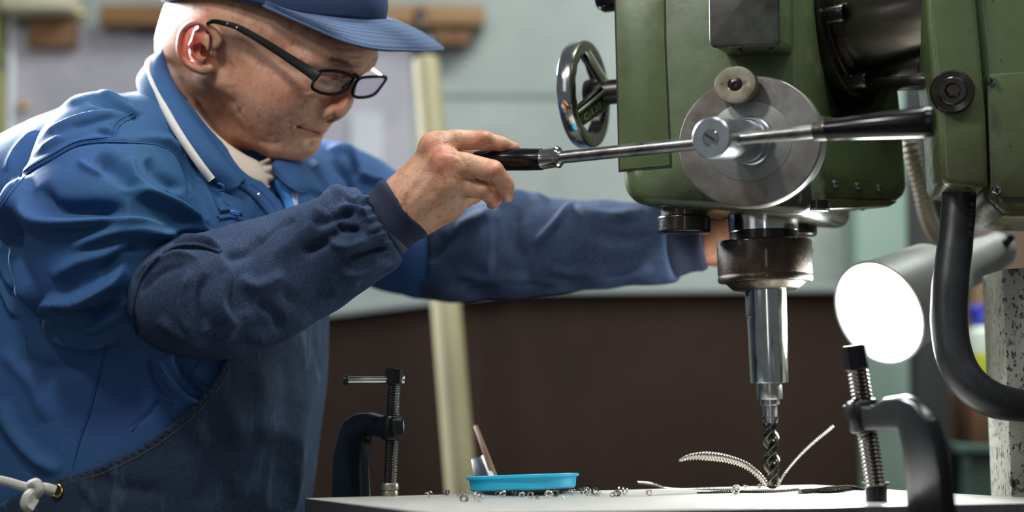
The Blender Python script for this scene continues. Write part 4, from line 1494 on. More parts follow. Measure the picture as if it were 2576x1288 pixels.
V2, F2 = skin(fb, (lo_[0], FD - .06, lo_[2]), (hi_[0], FD + .07, hi_[2]), .002)
V2 = smooth(V2, F2, 1, .4)
# trunk, arms and legs under the clothes
tb = Body()
tb.pix([(540, 420, 1.70, 60), (500, 560, 1.70, 170), (430, 900, 1.70, 230), (390, 1250, 1.70, 240)], .04)
tb.pix([(330, 470, 1.62, 70), (300, 640, 1.56, 75), (420, 745, 1.53, 75), (700, 690, HD, 70), (980, 555, HD, 50)], .02)
tb.pix([(760, 520, 1.80, 60), (960, 580, 1.86, 65), (1300, 625, 1.805, 60), (1700, 620, 1.73, 38)], .02)
hip = W(330, 1600, 1.72)
for sg in (-1, 1):
    tb.chain([(hip[0] + .02 * sg, hip[1] + .09 * sg, hip[2], .10), (hip[0] + .05, hip[1] + .10 * sg, .48, .065), (hip[0] - .02, hip[1] + .11 * sg, .09, .045)], .03)
    tb.chain([(hip[0] - .04, hip[1] + .11 * sg, .05, .04), (hip[0] + .14, hip[1] + .13 * sg, .035, .032)], .02)
V3, F3 = skin(tb, (-.75, 1.3, 0.0), (.32, 2.05, 1.33), .012)
n1, n2, n3 = len(HV), len(V1), len(V2)
PV = np.vstack([HV, V1, V2, V3])
PF = np.vstack([HF, F1 + n1, F2 + n1 + n2, F3 + n1 + n2 + n3])
ploc = np.array([hip[0], hip[1], 0.0])
person = part('person', (PV, PF), SKIN, None, ang=None, loc=ploc)
tag(person, 'elderly person in blue jacket, cap and glasses pulling the drill lever', 'person')
def attr(o, nm, val):
    at = o.data.attributes.new(nm, 'FLOAT', 'POINT')
    at.data.foreach_set('value', np.asarray(val, np.float32))


hred = np.zeros(n2)
p1 = proj(V1)
for x_, y_, r_ in ((1216, 345, 22), (1244, 428, 24), (1232, 474, 22), (1095, 370, 26), (1118, 406, 26), (1270, 490, 20), (1240, 508, 18)):
    hred += .30 * np.exp(-((p1 - (x_, y_)) ** 2).sum(1) / r_ ** 2)
pale = np.zeros(n2)
for x_, y_, r_ in ((1280, 498, 9),):
    pale += np.exp(-(((p1 - (x_, y_)) ** 2).sum(1) / r_ ** 2) ** 2) * .8
attr(person, 'red', np.r_[HRED, np.clip(hred, 0, 1), np.full(n3, .15), np.zeros(len(V3))])
attr(person, 'dark', np.r_[HDARK, np.zeros(n2 + n3 + len(V3))])
attr(person, 'pale', np.r_[np.zeros(n1), np.clip(pale, 0, 1), np.zeros(n3 + len(V3))])

# ------------------------------------------------------------------ jacket
def facing(V, F):
    return vnormals(V, F)


torso = Body()
torso.pix([(455, 330, 1.74, 150), (470, 470, 1.73, 250), (440, 700, 1.70, 338)], .05)
torso.pix([(440, 700, 1.70, 338), (420, 960, 1.70, 348), (398, 1240, 1.70, 330), (390, 1420, 1.70, 325)], .05)
torso.pix([(330, 400, 1.72, 175), (150, 560, 1.72, 230), (130, 900, 1.74, 250), (140, 1300, 1.74, 240)], .06)
jb = Body()
jb.ops += torso.ops
# near shoulder and sleeve
jb.pix([(400, 330, 1.63, 105), (270, 420, 1.585, 165), (262, 560, 1.56, 205)], .03)
jb.pix([(262, 560, 1.56, 205), (290, 670, 1.555, 186), (350, 735, 1.56, 140)], .03)
jb.pix([(350, 735, 1.56, 140), (450, 742, 1.555, 100)], .02)
# far shoulder and sleeve
jb.pix([(720, 480, 1.82, 130), (820, 450, 1.87, 78), (900, 500, 1.88, 95), (985, 590, 1.86, 125), (1075, 640, 1.84, 112)], .035)
jb.pix([(640, 540, 1.72, 110), (760, 540, 1.79, 90)], .05)
jb.pix([(500, 120, 1.68, 120), (560, 260, 1.675, 118), (620, 360, 1.67, 92), (664, 450, 1.66, 50), (690, 520, 1.66, 34)], .012, sub=True)
jb.ball(W(652, 560, 1.588), (.017, .022, .034), .014, sub=True)
lo_, hi_ = (-.66, 1.40, .72), (.02, 2.02, 1.36)
JH = .0023
VJ, FJ = skin(jb, lo_, hi_, JH)
VJ = smooth(VJ, FJ, 2, .5)
folds = [
    # shoulder seam, yoke and stitched lines
    ([(-10, 540), (40, 470), (75, 432), (130, 400), (190, 368), (250, 358), (330, 358), (405, 357)], -2.6, 4),
    ([(-10, 528), (36, 460), (75, 420), (130, 389), (190, 358), (250, 347), (330, 347)], 2.0, 6.24),
    ([(290, 358), (291, 335), (305, 312), (345, 292), (372, 284)], -2.4, 3.5), ([(283, 356), (284, 332), (298, 306), (340, 284)], -1.2, 3),
    ([(330, 360), (400, 366), (440, 390), (468, 440), (478, 500)], -2.2, 3.5), ([(340, 345), (425, 362), (476, 415), (520, 500), (562, 580)], 8, 13.3),
    ([(405, 357), (450, 330), (430, 300)], 1.5, 6.24),
    # back and yoke ripples
    ([(95, 360), (150, 318), (230, 290), (330, 288)], 6, 8.58, 's'), ([(80, 395), (170, 345), (280, 322)], 5, 7.8), ([(150, 268), (240, 242), (320, 252)], 5, 7.02),
    ([(230, 256), (300, 272), (360, 305)], -5, 6.24), ([(250, 240), (310, 262), (352, 290)], 4, 6), ([(60, 300), (130, 262), (230, 222)], 3, 9.36), ([(15, 430), (45, 375), (95, 325)], 6, 7.8),
    ([(150, 350), (230, 330), (300, 345)], -4, 7.8), ([(180, 325), (260, 305), (300, 300)], -3, 5.46),
    # upper sleeve: big drapes
    ([(76, 440), (72, 500), (95, 545), (170, 556), (260, 553), (350, 556), (430, 575)], 17, 12.5, 's'),
    ([(100, 470), (140, 522), (230, 528), (320, 530)], -15, 18.7), ([(240, 395), (300, 430), (345, 490)], -12, 20.3), ([(330, 395), (345, 455), (420, 510), (520, 560)], 12, 10.9, 's'),
    ([(200, 400), (215, 420), (260, 440)], 5, 7.02), ([(370, 400), (400, 440), (460, 480)], -8, 12.5),
    ([(300, 470), (380, 500), (470, 550), (555, 605)], 9, 10.9), ([(72, 450), (60, 520), (38, 570), (45, 640), (80, 720), (110, 795)], 16, 10.9, 's'),
    ([(25, 500), (0, 560), (10, 640)], 8, 9.36), ([(52, 560), (38, 640), (66, 720)], -10, 10.9),
    ([(110, 795), (150, 835), (220, 855), (300, 850)], 13, 10.1), ([(110, 790), (128, 752), (180, 748), (250, 715), (315, 670)], 17, 11.7, 's'),
    ([(130, 700), (200, 660), (270, 640), (340, 612)], 8, 17.2), ([(150, 770), (230, 795), (310, 765)], -14, 15.6), ([(210, 830), (270, 790), (325, 740)], 10, 9.36, 's'),
    ([(180, 625), (280, 592), (380, 590), (450, 605)], 9, 12.5), ([(120, 590), (220, 580), (300, 560)], -7, 14), ([(390, 600), (460, 575), (540, 600)], 7, 9.36),
    ([(420, 480), (480, 540), (545, 590)], -9, 9.36), ([(0, 590), (20, 680), (50, 740)], 9, 9.36), ([(0, 700), (30, 770), (50, 800)], 8, 9.36), ([(250, 690), (300, 640), (350, 620)], -6, 9.36),
    # side of the body
    ([(0, 1010), (30, 1080), (90, 1150), (150, 1190)], 8, 17.2), ([(268, 860), (245, 960), (225, 1040), (200, 1110), (180, 1190)], -2.6, 3.5),
    ([(392, 905), (420, 950), (470, 995), (525, 1015)], 10, 7.8, 's'), ([(440, 890), (490, 960), (540, 990)], -9, 10.9), ([(330, 1080), (380, 1035), (400, 1005), (432, 1018)], -2.4, 3.5),
    ([(40, 900), (120, 930), (230, 900)], -6, 23.4), ([(60, 840), (66, 900)], -2, 4), ([(0, 880), (80, 960), (120, 1060)], 5, 20.3), ([(380, 900), (400, 960), (450, 1010)], -8, 10.9),
    # far shoulder
    ([(820, 380), (880, 380), (905, 440)], 8, 10.9), ([(780, 400), (800, 450), (850, 520)], 10, 10.9), ([(840, 400), (870, 450), (880, 520)], -9, 10.9), ([(905, 440), (940, 455), (980, 462)], 8, 9.36),
    ([(840, 440), (890, 520), (900, 600)], 8, 7.8), ([(940, 500), (960, 600), (950, 700)], 6, 12.5), ([(760, 430), (790, 500), (800, 560)], -6, 9.36),
]
VJ = sculpt(VJ, FJ, folds)
VJ = smooth(VJ, FJ, 1, .3)
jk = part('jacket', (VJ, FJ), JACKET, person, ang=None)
JT = tree_of(VJ, FJ)
SEAMC = mat('dark_blue_seam', srgb(42, 78, 128), .8, spec=.2)
for L_ in ([(2, 520), (40, 470), (75, 432), (130, 400), (190, 368), (250, 358), (330, 359), (400, 366), (440, 390), (468, 440), (478, 500)], [(290, 356), (291, 335), (305, 312), (340, 292)],
           [(268, 862), (245, 960), (225, 1040), (200, 1110), (182, 1180)],
           [(330, 1085), (380, 1035), (402, 1004)], [(402, 1004), (434, 1018)], [(66, 845), (70, 905)], [(398, 910), (420, 950), (470, 995), (520, 1012)], [(505, 905), (478, 950), (470, 975)]):
    P_ = drape(JT, L_, .0002)
    if len(P_) > 4:
        part('seam', tube(P_, .0008, 6), SEAMC, jk, ang=None)
for L_ in ([(2, 507), (36, 460), (72, 421), (130, 389), (190, 357), (250, 347), (284, 346)], [(282, 352), (283, 332), (298, 304), (336, 284)]):
    P_ = drape(JT, L_, .0002)
    if len(P_) > 4:
        part('stitch_line', tube(P_, .0006, 5), SEAMC, jk, ang=None)

# ------------------------------------------------------------------ denim over-sleeves
def seam_ring(pts, r, m, nm, par):
    return part(nm, tube(catmull(WL(pts), 60), r, 8), m, par)


sb1 = Body()
sb1.pix([(446, 746, 1.518, 132), (490, 748, 1.52, 141), (560, 742, 1.525, 146)], .02)
sb1.pix([(560, 742, 1.525, 146), (660, 708, 1.535, 146), (780, 655, 1.548, 134)], .02)
sb1.pix([(780, 655, 1.548, 134), (870, 608, HD, 120), (935, 578, HD + .002, 106), (985, 553, HD + .002, 88)], .015)
sb1.cut(W(962, 568, HD + .002), W(978, 558, HD + .002) - W(962, 568, HD + .002), .006)
lo_, hi_ = W(270, 930, 1.60), W(1060, 440, 1.60)
VS, FS = skin(sb1, (lo_[0], 1.42, lo_[2]), (hi_[0], 1.68, hi_[2]), .0020)
VS = smooth(VS, FS, 2, .5)
sl_f = [
    ([(440, 612), (480, 604), (530, 610), (556, 622)], 6.8, 7), ([(400, 650), (450, 622), (520, 622), (556, 636)], -6.8, 5), ([(345, 700), (390, 660), (450, 640), (500, 650)], 6, 8),
    ([(350, 740), (400, 690), (470, 660)], -5.1, 9), ([(330, 790), (345, 840)], -3.4, 8), ([(480, 680), (455, 740), (460, 800), (490, 850)], 6.8, 11), ([(520, 690), (500, 760), (520, 830)], -6.8, 12),
    ([(556, 640), (575, 690), (560, 760), (600, 820)], 8.5, 13, 's'), ([(560, 650), (620, 640), (660, 600)], -5.1, 14), ([(600, 700), (650, 720), (720, 690)], 6.8, 16),
    ([(655, 620), (700, 570), (740, 550)], -6, 9), ([(690, 640), (740, 600), (800, 560), (820, 530)], 7.6, 12, 's'), ([(760, 640), (820, 610), (870, 570)], -6.8, 13),
    ([(795, 560), (830, 500), (880, 482)], 10, 13), ([(800, 575), (845, 545), (900, 530)], -8.5, 10), ([(850, 530), (890, 525), (925, 545)], 8.5, 8), ([(845, 560), (870, 575), (910, 580)], -8.5, 9),
    ([(820, 600), (870, 620), (930, 600)], 6.8, 12), ([(870, 650), (920, 640), (975, 620)], -6, 10), ([(860, 690), (920, 680), (985, 650)], 6.8, 11), ([(900, 720), (950, 700), (990, 672)], -5.1, 8),
    ([(700, 740), (760, 760), (840, 730)], -6, 18), ([(620, 850), (700, 840), (780, 790)], 6, 16), ([(560, 860), (600, 800), (640, 790)], 5.1, 14), ([(400, 800), (450, 840), (520, 870)], 5.1, 14),
    ([(640, 760), (690, 790), (700, 830)], -5.1, 13), ([(870, 500), (905, 515)], -5.1, 6), ([(900, 492), (925, 510)], 5.1, 6),
]
for i in range(17):                                  # gathers of the elastic end
    f_ = i / 16
    x_, y_ = 918 + f_ * 88, 492 + f_ * 172
    sl_f.append(([(x_ - 34 + 8 * math.sin(i * 2.1), y_ + 12 + 5 * math.cos(i * 1.7)), (x_ + 10, y_ - 4)], (2.0 if i % 2 else -1.6), 4))
VS = sculpt(VS, FS, sl_f)
s1 = part('sleeve_cover', (VS, FS), DENIM, person, ang=None, label='dark denim over-sleeve on near arm')
ST_ = tree_of(VS, FS)
hq = arclen(drape(ST_, [(556, 634), (500, 616), (440, 620), (392, 650), (356, 698), (338, 755), (335, 805), (346, 838)], .0004, 90), 90)
part('opening_hem', tube(hq, .0016 + .0006 * np.abs(np.sin(np.arange(90) * 1.3)), 8), DENIM, s1, ang=None)

sb2 = Body()
sb2.pix([(1060, 645, 1.845, 108), (1150, 640, 1.83, 112), (1290, 622, 1.81, 120), (1400, 620, 1.79, 110)], .02)
sb2.pix([(1400, 620, 1.79, 110), (1520, 615, 1.765, 102), (1640, 612, 1.740, 96), (1705, 624, 1.730, 84)], .02)
sb2.cut(W(1702, 622, 1.735), W(1722, 620, 1.732) - W(1702, 622, 1.735), .006)
lo_, hi_ = W(930, 800, 1.85), W(1760, 440, 1.85)
VS2, FS2 = skin(sb2, (lo_[0], 1.64, lo_[2]), (hi_[0], 1.92, hi_[2]), .0032)
VS2 = smooth(VS2, FS2, 2, .5)
VS2 = sculpt(VS2, FS2, [
    ([(1060, 560), (1065, 640), (1060, 710)], -9, 9), ([(1240, 510), (1320, 490), (1380, 500)], 9, 16), ([(1110, 600), (1180, 560), (1260, 540)], 7.2, 14), ([(1080, 660), (1130, 600), (1150, 560)], -7.2, 12),
    ([(1230, 520), (1240, 600), (1230, 690)], 7.2, 14, 's'), ([(1300, 520), (1290, 600), (1320, 660)], -7.2, 18), ([(1340, 620), (1400, 560), (1440, 510)], 8.1, 9), ([(1430, 520), (1520, 545), (1620, 540)], 7.2, 14),
    ([(1380, 680), (1500, 690), (1640, 670)], 5.4, 14), ([(1480, 580), (1560, 600), (1660, 590)], -5.4, 16), ([(1120, 735), (1250, 715), (1400, 722)], -3.6, 6), ([(1150, 690), (1240, 700), (1330, 690)], 5.4, 14)])
s2 = part('sleeve_cover', (VS2, FS2), DENIM, person, ang=None, label='dark denim over-sleeve on far arm')


# ------------------------------------------------------------------ knitted cuffs
def cuff(o, ax, ra, rb, L, ribs, roll, hint, squash=1.0):
    u, v, w = frame(ax, hint)
    n = ribs * 4
    a = np.linspace(0, 2 * math.pi, n, endpoint=False)
    rib = .00028 * np.cos(a * ribs)
    prof = [(0.92, -.25), (1.0, 0), (1.0, .25), (.98, .5), (1.01, .7), (1.07, .88), (1.06, 1.02), (.97, 1.10), (.91, 1.02), (.88, .8), (.86, .3)]
    VV = []
    for s, h in prof:
        hh = np.clip(h, 0, 1)
        r = (ra + (rb - ra) * hh) * s + rib * (1 if h >= 0 else 0) + roll * np.sin(a * 2 + h * 3) * .4
        VV.append(np.asarray(o) + np.outer(np.cos(a) * r, u) + np.outer(np.sin(a) * r * squash, v) + (h * L + roll * np.cos(a * 3 + 1))[:, None] * w)
    m = len(prof)
    return np.vstack(VV), [q[::-1] for q in grid_faces(m, n, cv=True)]


c0 = W(962, 568, HD + .002)
c1 = W(1024, 516, HD + .002)
part('knit_cuff', cuff(c0, c1 - c0, .0328, .0328, np.linalg.norm(c1 - c0) * .86, 96, .0005, (0, 1, 0), .95), RIB, person, ang=None, label='navy ribbed cuff on near wrist')
part('cuff_binding', lathe(W(958, 571, HD + .002), c1 - c0, [(.0300, -.004), (.0340, 0), (.0344, .003), (.0332, .006), (.029, .007)], 64, (0, 1, 0), 1, .90), mat('dark_binding', srgb(58, 60, 76), .8), person, ang=None)
c0, c1 = W(1690, 624, 1.727), W(1764, 612, 1.721)
part('knit_cuff', cuff(c0, c1 - c0, .0320, .0275, np.linalg.norm(c1 - c0), 60, .0006, (0, 1, 0)), RIB, person, ang=None, label='navy ribbed cuff on far wrist')

# ------------------------------------------------------------------ apron over the belly
ab = Body()
for op in torso.ops:
    t_, a_, b_, ra, rb_, k_, s_, m_ = op
    ab.ops.append((t_, a_, b_, ra + .0065, rb_ + .0065, k_, s_, m_))
VA, FA = skin(ab, (-.66, 1.38, .70), (.06, 2.06, 1.22), .0042)
VA = smooth(VA, FA, 2, .5)
VA = sculpt(VA, FA, [([(640, 905), (660, 1000), (640, 1100)], 3, 22), ([(700, 880), (720, 1000), (700, 1150), (690, 1280)], -3, 20), ([(760, 830), (775, 940), (750, 1100), (735, 1280)], 5, 16),
                     ([(560, 1000), (600, 1100), (560, 1250)], 3, 24), ([(480, 1080), (520, 1180), (500, 1280)], -3, 22), ([(780, 850), (800, 950)], -3, 10), ([(240, 1200), (320, 1230), (420, 1240)], -3, 20), ([(200, 1210), (240, 1260), (250, 1290)], 3, 10)])
EDGE = catmull(np.array([(700, 640), (600, 800), (568, 900), (524, 975), (452, 1050), (352, 1122), (240, 1176), (132, 1207), (60, 1240), (-40, 1290)], float), 160)
cen = VA[FA].mean(1)
pc = proj(cen)
ex = np.interp(pc[:, 1], EDGE[:, 1], EDGE[:, 0])
keep = (pc[:, 0] > ex) & (pc[:, 1] > 660) & ((cen[:, 1] < 1.93))
FA2 = FA[keep]
us = np.unique(FA2)
mp = np.full(len(VA), -1)
mp[us] = np.arange(len(us))
VA2, FA2 = VA[us], mp[FA2]
# draw the boundary vertices on to the smooth hem line
e_ = np.sort(np.vstack([FA2[:, [0, 1]], FA2[:, [1, 2]], FA2[:, [2, 3]], FA2[:, [3, 0]]]), axis=1)
uq, ct = np.unique(e_, axis=0, return_counts=True)
bv = np.unique(uq[ct == 1])
pb = proj(VA2[bv])
exb = np.interp(pb[:, 1], EDGE[:, 1], EDGE[:, 0])
near_ = (np.abs(pb[:, 0] - exb) < 60) & (VA2[bv][:, 1] < 1.75)
dline, _, _ = line_dist(pb, EDGE)
for i, b in enumerate(bv):
    if near_[i] and dline[i] < 25:
        k_ = np.argmin(((EDGE - pb[i]) ** 2).sum(1))
        s_ = px_m(VA2[b][1])
        VA2[b] += RT * (EDGE[k_, 0] - pb[i, 0]) * s_ - UP * (EDGE[k_, 1] - pb[i, 1]) * s_
NA = vnormals(VA2, FA2)
ap = part('apron', (VA2, FA2), DENIMB, person, ang=None)
md = ap.modifiers.new('cloth', 'SOLIDIFY')
md.thickness = .002
md.offset = 1


def on_apron(px, py, lift=0.0):
    """point of the apron skin seen at a pixel (search along the line of sight)"""
    r = ray(px, py)
    t = np.linspace(1.35, 2.0, 700)
    P = CAM + r[None] * (t / r[1])[:, None]
    d = ab(P.astype(np.float32))
    i = int(np.argmax(d < 0)) if (d < 0).any() else int(np.argmin(d))
    return P[i] - norm(r) * lift


hemP = np.array([on_apron(x, y, .0016) for x, y in EDGE if 905 < y < 1206])
hemP2 = np.array([on_apron(x + 12, y + 11, .0016) for x, y in EDGE if 905 < y < 1206])
hm = part('apron_hem', strip(hemP, hemP2, 120, 5, .0008, .0010, ripple=lambda s, t: .0007 * np.sin(s * 170) * np.sin(t * 3.1)), DENIMB, ap)
st1 = np.array([on_apron(x + 15, y + 15, .0030) for x, y in EDGE if 905 < y < 1206])
st1 = arclen(st1, 361)
sv, sf = [], []
parts_ = []
for i in range(0, 360, 4):
    parts_.append(tube(st1[i:i + 3], .00035, 5))
part('hem_stitches', join(*parts_), mat('ochre_thread', srgb(128, 96, 56), .7), ap)['kind'] = 'stuff'
# brass eyelet, tie and knot at the hip
ec = on_apron(144, 1234, .004)
en = norm(np.array([-.35, -1, .05]))
part('eyelet', lathe(ec, en, [(.0045, 0), (.0048, .0012), (.0058, .0016), (.0068, .0010), (.0071, 0), (.0068, -.0008), (.0050, -.0008)], 32, closed=True), GOLD, ap)
part('eyelet_hole', lathe(ec - en * .001, en, [(.0045, 0), (.0045, .0006)], 24), SEAM, ap)
tie = WL([(-30, 1203, 1.47), (20, 1213, 1.475), (60, 1224, 1.478), (92, 1227, 1.478), (120, 1230, 1.476), (138, 1236, 1.478)])
part('tie_cord', tube(catmull(tie, 60), np.r_[np.full(40, .0042), np.full(20, .0052)]), LACE, ap)
part('tie_knot', tube(catmull(WL([(78, 1220, 1.474), (92, 1216, 1.468), (100, 1232, 1.466), (88, 1246, 1.470), (78, 1238, 1.474)]), 40), .0046), LACE, ap)
part('tie_tail', tube(catmull(WL([(90, 1236, 1.470), (76, 1248, 1.466), (72, 1266, 1.466), (84, 1274, 1.468)]), 30), np.linspace(.0045, .0085, 30), shape=lambda x: 1 + .12 * math.cos(5 * x)), LACE, ap)

# ------------------------------------------------------------------ collar of the jacket, shirt collar, neck cord
colo = WL([(398, 146, 1.70), (372, 158, 1.665), (342, 205, 1.625), (368, 262, 1.590), (420, 335, 1.575), (492, 415, 1.575), (545, 462, 1.585), (572, 488, 1.592)])
coli = WL([(414, 146, 1.70), (424, 176, 1.665), (440, 212, 1.632), (480, 282, 1.610), (540, 366, 1.602), (592, 428, 1.604), (618, 452, 1.610), (612, 460, 1.606)])
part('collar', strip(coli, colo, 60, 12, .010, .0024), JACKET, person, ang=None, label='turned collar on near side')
# stand of the collar going inside round the neck
colb = WL([(414, 146, 1.70), (430, 215, 1.640), (490, 300, 1.622), (560, 392, 1.618), (612, 460, 1.618), (655, 505, 1.64)])
colc = WL([(470, 250, 1.70), (490, 320, 1.675), (540, 400, 1.665), (600, 460, 1.660), (640, 500, 1.660), (665, 530, 1.67)])
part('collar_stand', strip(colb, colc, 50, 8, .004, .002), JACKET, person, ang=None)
# open front: near flap with its zip edge, far flap, far collar point; all laid on the finished jacket
def JP(pts):
    out = []
    for x_, y_, l_ in pts:
        r_ = norm(ray(x_, y_))
        h_ = JT.ray_cast(Vector(CAM), Vector(r_), 4.0)[0]
        out.append(np.array(h_) - r_ * l_ if h_ is not None else W(x_, y_, 1.70))
    return np.array(out)


fl_a = JP([(604, 460, .004), (640, 474, .006), (676, 506, .010), (700, 545, .014), (708, 600, .016), (704, 660, .014), (698, 710, .012)])
fl_b = JP([(596, 470, .001), (628, 492, .000), (660, 524, .003), (682, 560, .006), (690, 605, .008), (688, 660, .006), (682, 710, .004)])
part('front_flap', strip(fl_b, fl_a, 60, 8, .002, .0022), JACKET, person, ang=None, label='near front edge of jacket')
zt_ = arclen(catmull(fl_a, 120), 70)
teeth = []
for i in range(6, 69):
    t_ = norm(zt_[i + 1] - zt_[i - 1])
    sd_2 = norm(np.cross(t_, (0, -1, 0)))
    teeth.append(box(zt_[i] + np.array([0, -.0005, 0]), t_ * .0006, sd_2 * .0020, np.array([0, .0010, 0])))
z1 = part('zip_teeth', join(*teeth), mat('blue_zip', srgb(38, 70, 138), .4), person, label='blue zip edge of near flap')
z1['kind'] = 'stuff'
ff_a = JP([(676, 462, .010), (704, 492, .008), (722, 540, .007), (728, 600, .006), (728, 670, .005)])
ff_b = JP([(706, 448, .012), (740, 474, .014), (744, 520, .014), (738, 580, .012), (734, 670, .009)])
part('front_flap', strip(ff_a, ff_b, 40, 10, .003, .0022), mat('lighter_blue_lining', srgb(66, 120, 186), .75, spec=.2), person, ang=None, label='pale blue far front edge')
for t_ in (.3, .6):
    rw = arclen(catmull(ff_a, 90), 60) * (1 - t_) + arclen(catmull(ff_b, 90), 60) * t_
    part('flap_seam', tube(rw + np.array([0, -.0035, 0]), .0007, 5), SEAMC, person, ang=None)
zz_ = arclen(catmull(ff_b[1:], 100), 46)
teeth = []
for i in range(1, 45):
    t_ = norm(zz_[i + 1] - zz_[i - 1])
    sd_2 = norm(np.cross(t_, (0, -1, 0)))
    teeth.append(box(zz_[i] + np.array([0, -.002, 0]), t_ * .0009, sd_2 * .0026, np.array([0, .0012, 0])))
z2 = part('zip_teeth', join(*teeth), mat('pale_zip', srgb(150, 160, 190), .35), person, label='pale zip edge of far flap')
z2['kind'] = 'stuff'
fc_a = JP([(690, 402, .030), (735, 392, .026), (772, 424, .026), (797, 462, .022), (806, 490, .020)])
fc_b = JP([(690, 432, .026), (714, 456, .028), (744, 478, .030), (774, 482, .026), (803, 495, .021)])
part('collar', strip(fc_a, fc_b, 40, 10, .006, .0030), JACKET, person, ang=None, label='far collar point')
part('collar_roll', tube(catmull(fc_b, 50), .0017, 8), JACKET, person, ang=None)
# shirt collar
sh_a = WL([(466, 250, 1.655), (488, 290, 1.640), (540, 352, 1.628), (600, 402, 1.626), (640, 432, 1.632), (662, 466, 1.645)])
sh_b = WL([(484, 296, 1.648), (510, 330, 1.638), (552, 380, 1.622), (600, 435, 1.618), (640, 462, 1.626), (656, 470, 1.640)])
shc = WL([(482, 284, 1.655), (516, 326, 1.650), (564, 362, 1.642), (618, 392, 1.640), (654, 414, 1.645), (664, 462, 1.650)])
part('shirt_collar', strip(shc, sh_b, 50, 10, .006, .0022), SHIRT, person, ang=None, label='cream shirt collar, near side')
sf_a = WL([(668, 402, 1.675), (692, 408, 1.690), (697, 432, 1.690), (680, 456, 1.675), (658, 474, 1.655)])
sf_b = WL([(650, 408, 1.66), (653, 420, 1.66), (655, 436, 1.655), (654, 452, 1.65), (652, 473, 1.648)])
part('shirt_collar', strip(sf_b, sf_a, 40, 10, .006, .0022, ripple=lambda s, t: .002 * np.sin(s * 22) * np.sin(t * 3.1)), SHIRT, person, ang=None, label='crumpled shirt collar, far side')
# chest pocket zip
pz = JP([(550, 530, .001), (575, 527, .001), (598, 532, .001), (609, 541, .001)])
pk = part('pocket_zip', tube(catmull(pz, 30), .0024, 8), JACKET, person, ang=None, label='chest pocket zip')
part('zip_slider', box(JP([(588, 535, .003)])[0], np.array([.006, 0, -.001]), np.array([0, .0015, 0]), np.array([.0004, 0, .0022]), .0006), mat('blue_metal', srgb(70, 110, 180), .35, .5), pk)
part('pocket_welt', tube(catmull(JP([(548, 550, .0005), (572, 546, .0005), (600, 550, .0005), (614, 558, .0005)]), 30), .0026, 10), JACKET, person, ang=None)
part('pocket_snap', lathe(JP([(650, 490, .008)])[0], (-.2, -1, .1), [(.0018, 0), (.0018, .0008), (.0008, .0012)], 12), CHROME, person)
# cord round the neck holding the apron
cd = WL([(408, 143, 1.73), (392, 146, 1.695), (376, 158, 1.655), (374, 182, 1.632), (388, 222, 1.606), (418, 282, 1.583), (456, 346, 1.570), (500, 410, 1.568), (532, 452, 1.574)])
cdc = arclen(catmull(cd, 160), 260)
part('apron_cord', tube(cdc, .0042, 16), CORD, person, ang=None)
part('cord_loop', tube(catmull(WL([(548, 462, 1.572), (560, 466, 1.570), (562, 478, 1.572), (552, 480, 1.576)]), 24), .0013, 8), JACKET, person, ang=None)
# trousers and shoes down to the floor
tr_b = Body()
for sg in (-1, 1):
    tr_b.chain([(hip[0] + .02 * sg, hip[1] + .09 * sg, hip[2] + .02, .115), (hip[0] + .05, hip[1] + .10 * sg, .48, .095), (hip[0] - .02, hip[1] + .11 * sg, .07, .085)], .03)
VT, FT = skin(tr_b, (hip[0] - .3, hip[1] - .35, .0), (hip[0] + .3, hip[1] + .35, hip[2] + .2), .01)
part('trousers', (smooth(VT, FT, 2), FT), TROUSER, person, ang=None)
for sg in (-1, 1):
    so = Body()
    so.chain([(hip[0] - .05, hip[1] + .11 * sg, .046, .046), (hip[0] + .05, hip[1] + .12 * sg, .05, .045), (hip[0] + .16, hip[1] + .135 * sg, .040, .040)], .02)
    VV_, FF_ = skin(so, (hip[0] - .15, hip[1] + .11 * sg - .1, -.01), (hip[0] + .26, hip[1] + .12 * sg + .1, .13), .006)
    VV_[:, 2] = np.maximum(VV_[:, 2], 0)
    part('shoe', (VV_, FF_), mat('black_work_shoe', (.02, .02, .02, 1), .5), person, ang=None)

# ------------------------------------------------------------------ cap
nu, nv = 72, 26
ca_ = np.linspace(0, 2 * math.pi, nu, endpoint=False)
zs_ = np.linspace(.03, .15, 121)
rz = np.zeros(nu)
for i, a in enumerate(ca_):
    an_ = -abs((a + math.pi) % (2 * math.pi) - math.pi)          # near-side twin of this angle
    x_, y_ = .104 * math.cos(an_) - .006, .0850 * math.sin(an_)
    q_ = proj(HP(np.c_[np.full(121, x_), np.full(121, y_), zs_]))
    tgt = np.interp(q_[:, 0], [440, 520, 600, 716, 830, 958, 1100], [2, -24, -6, 30, 41, 48, 52])
    rz[i] = zs_[int(np.argmin(np.abs(q_[:, 1] - tgt)))]
rz = np.convolve(np.r_[rz[-3:], rz, rz[:3]], np.ones(7) / 7, 'valid')
G = []
for j in range(nv):
    el = j / (nv - 1) * math.pi / 2
    for i, a in enumerate(ca_):
        k_ = math.cos(el) ** .5
        G.append((.104 * math.cos(a) * k_ - .006, .0850 * math.sin(a) * k_, rz[i] + (.185 - rz[i]) * math.sin(el)))
V_ = HP(np.array(G))
N_ = len(G)
F_ = [q[::-1] for q in grid_faces(nv, nu, cv=True)]
cap = part('cap', (V_, F_), CROWNM, person, ang=None, label='slate blue peaked work cap')
md = cap.modifiers.new('cloth', 'SOLIDIFY')
md.thickness = .0022
md.offset = 1
rimw = V_[:nu]
part('cap_band', tube(np.vstack([rimw, rimw[:2]]), .0016, 8, caps=False), CAPM, cap, ang=None)
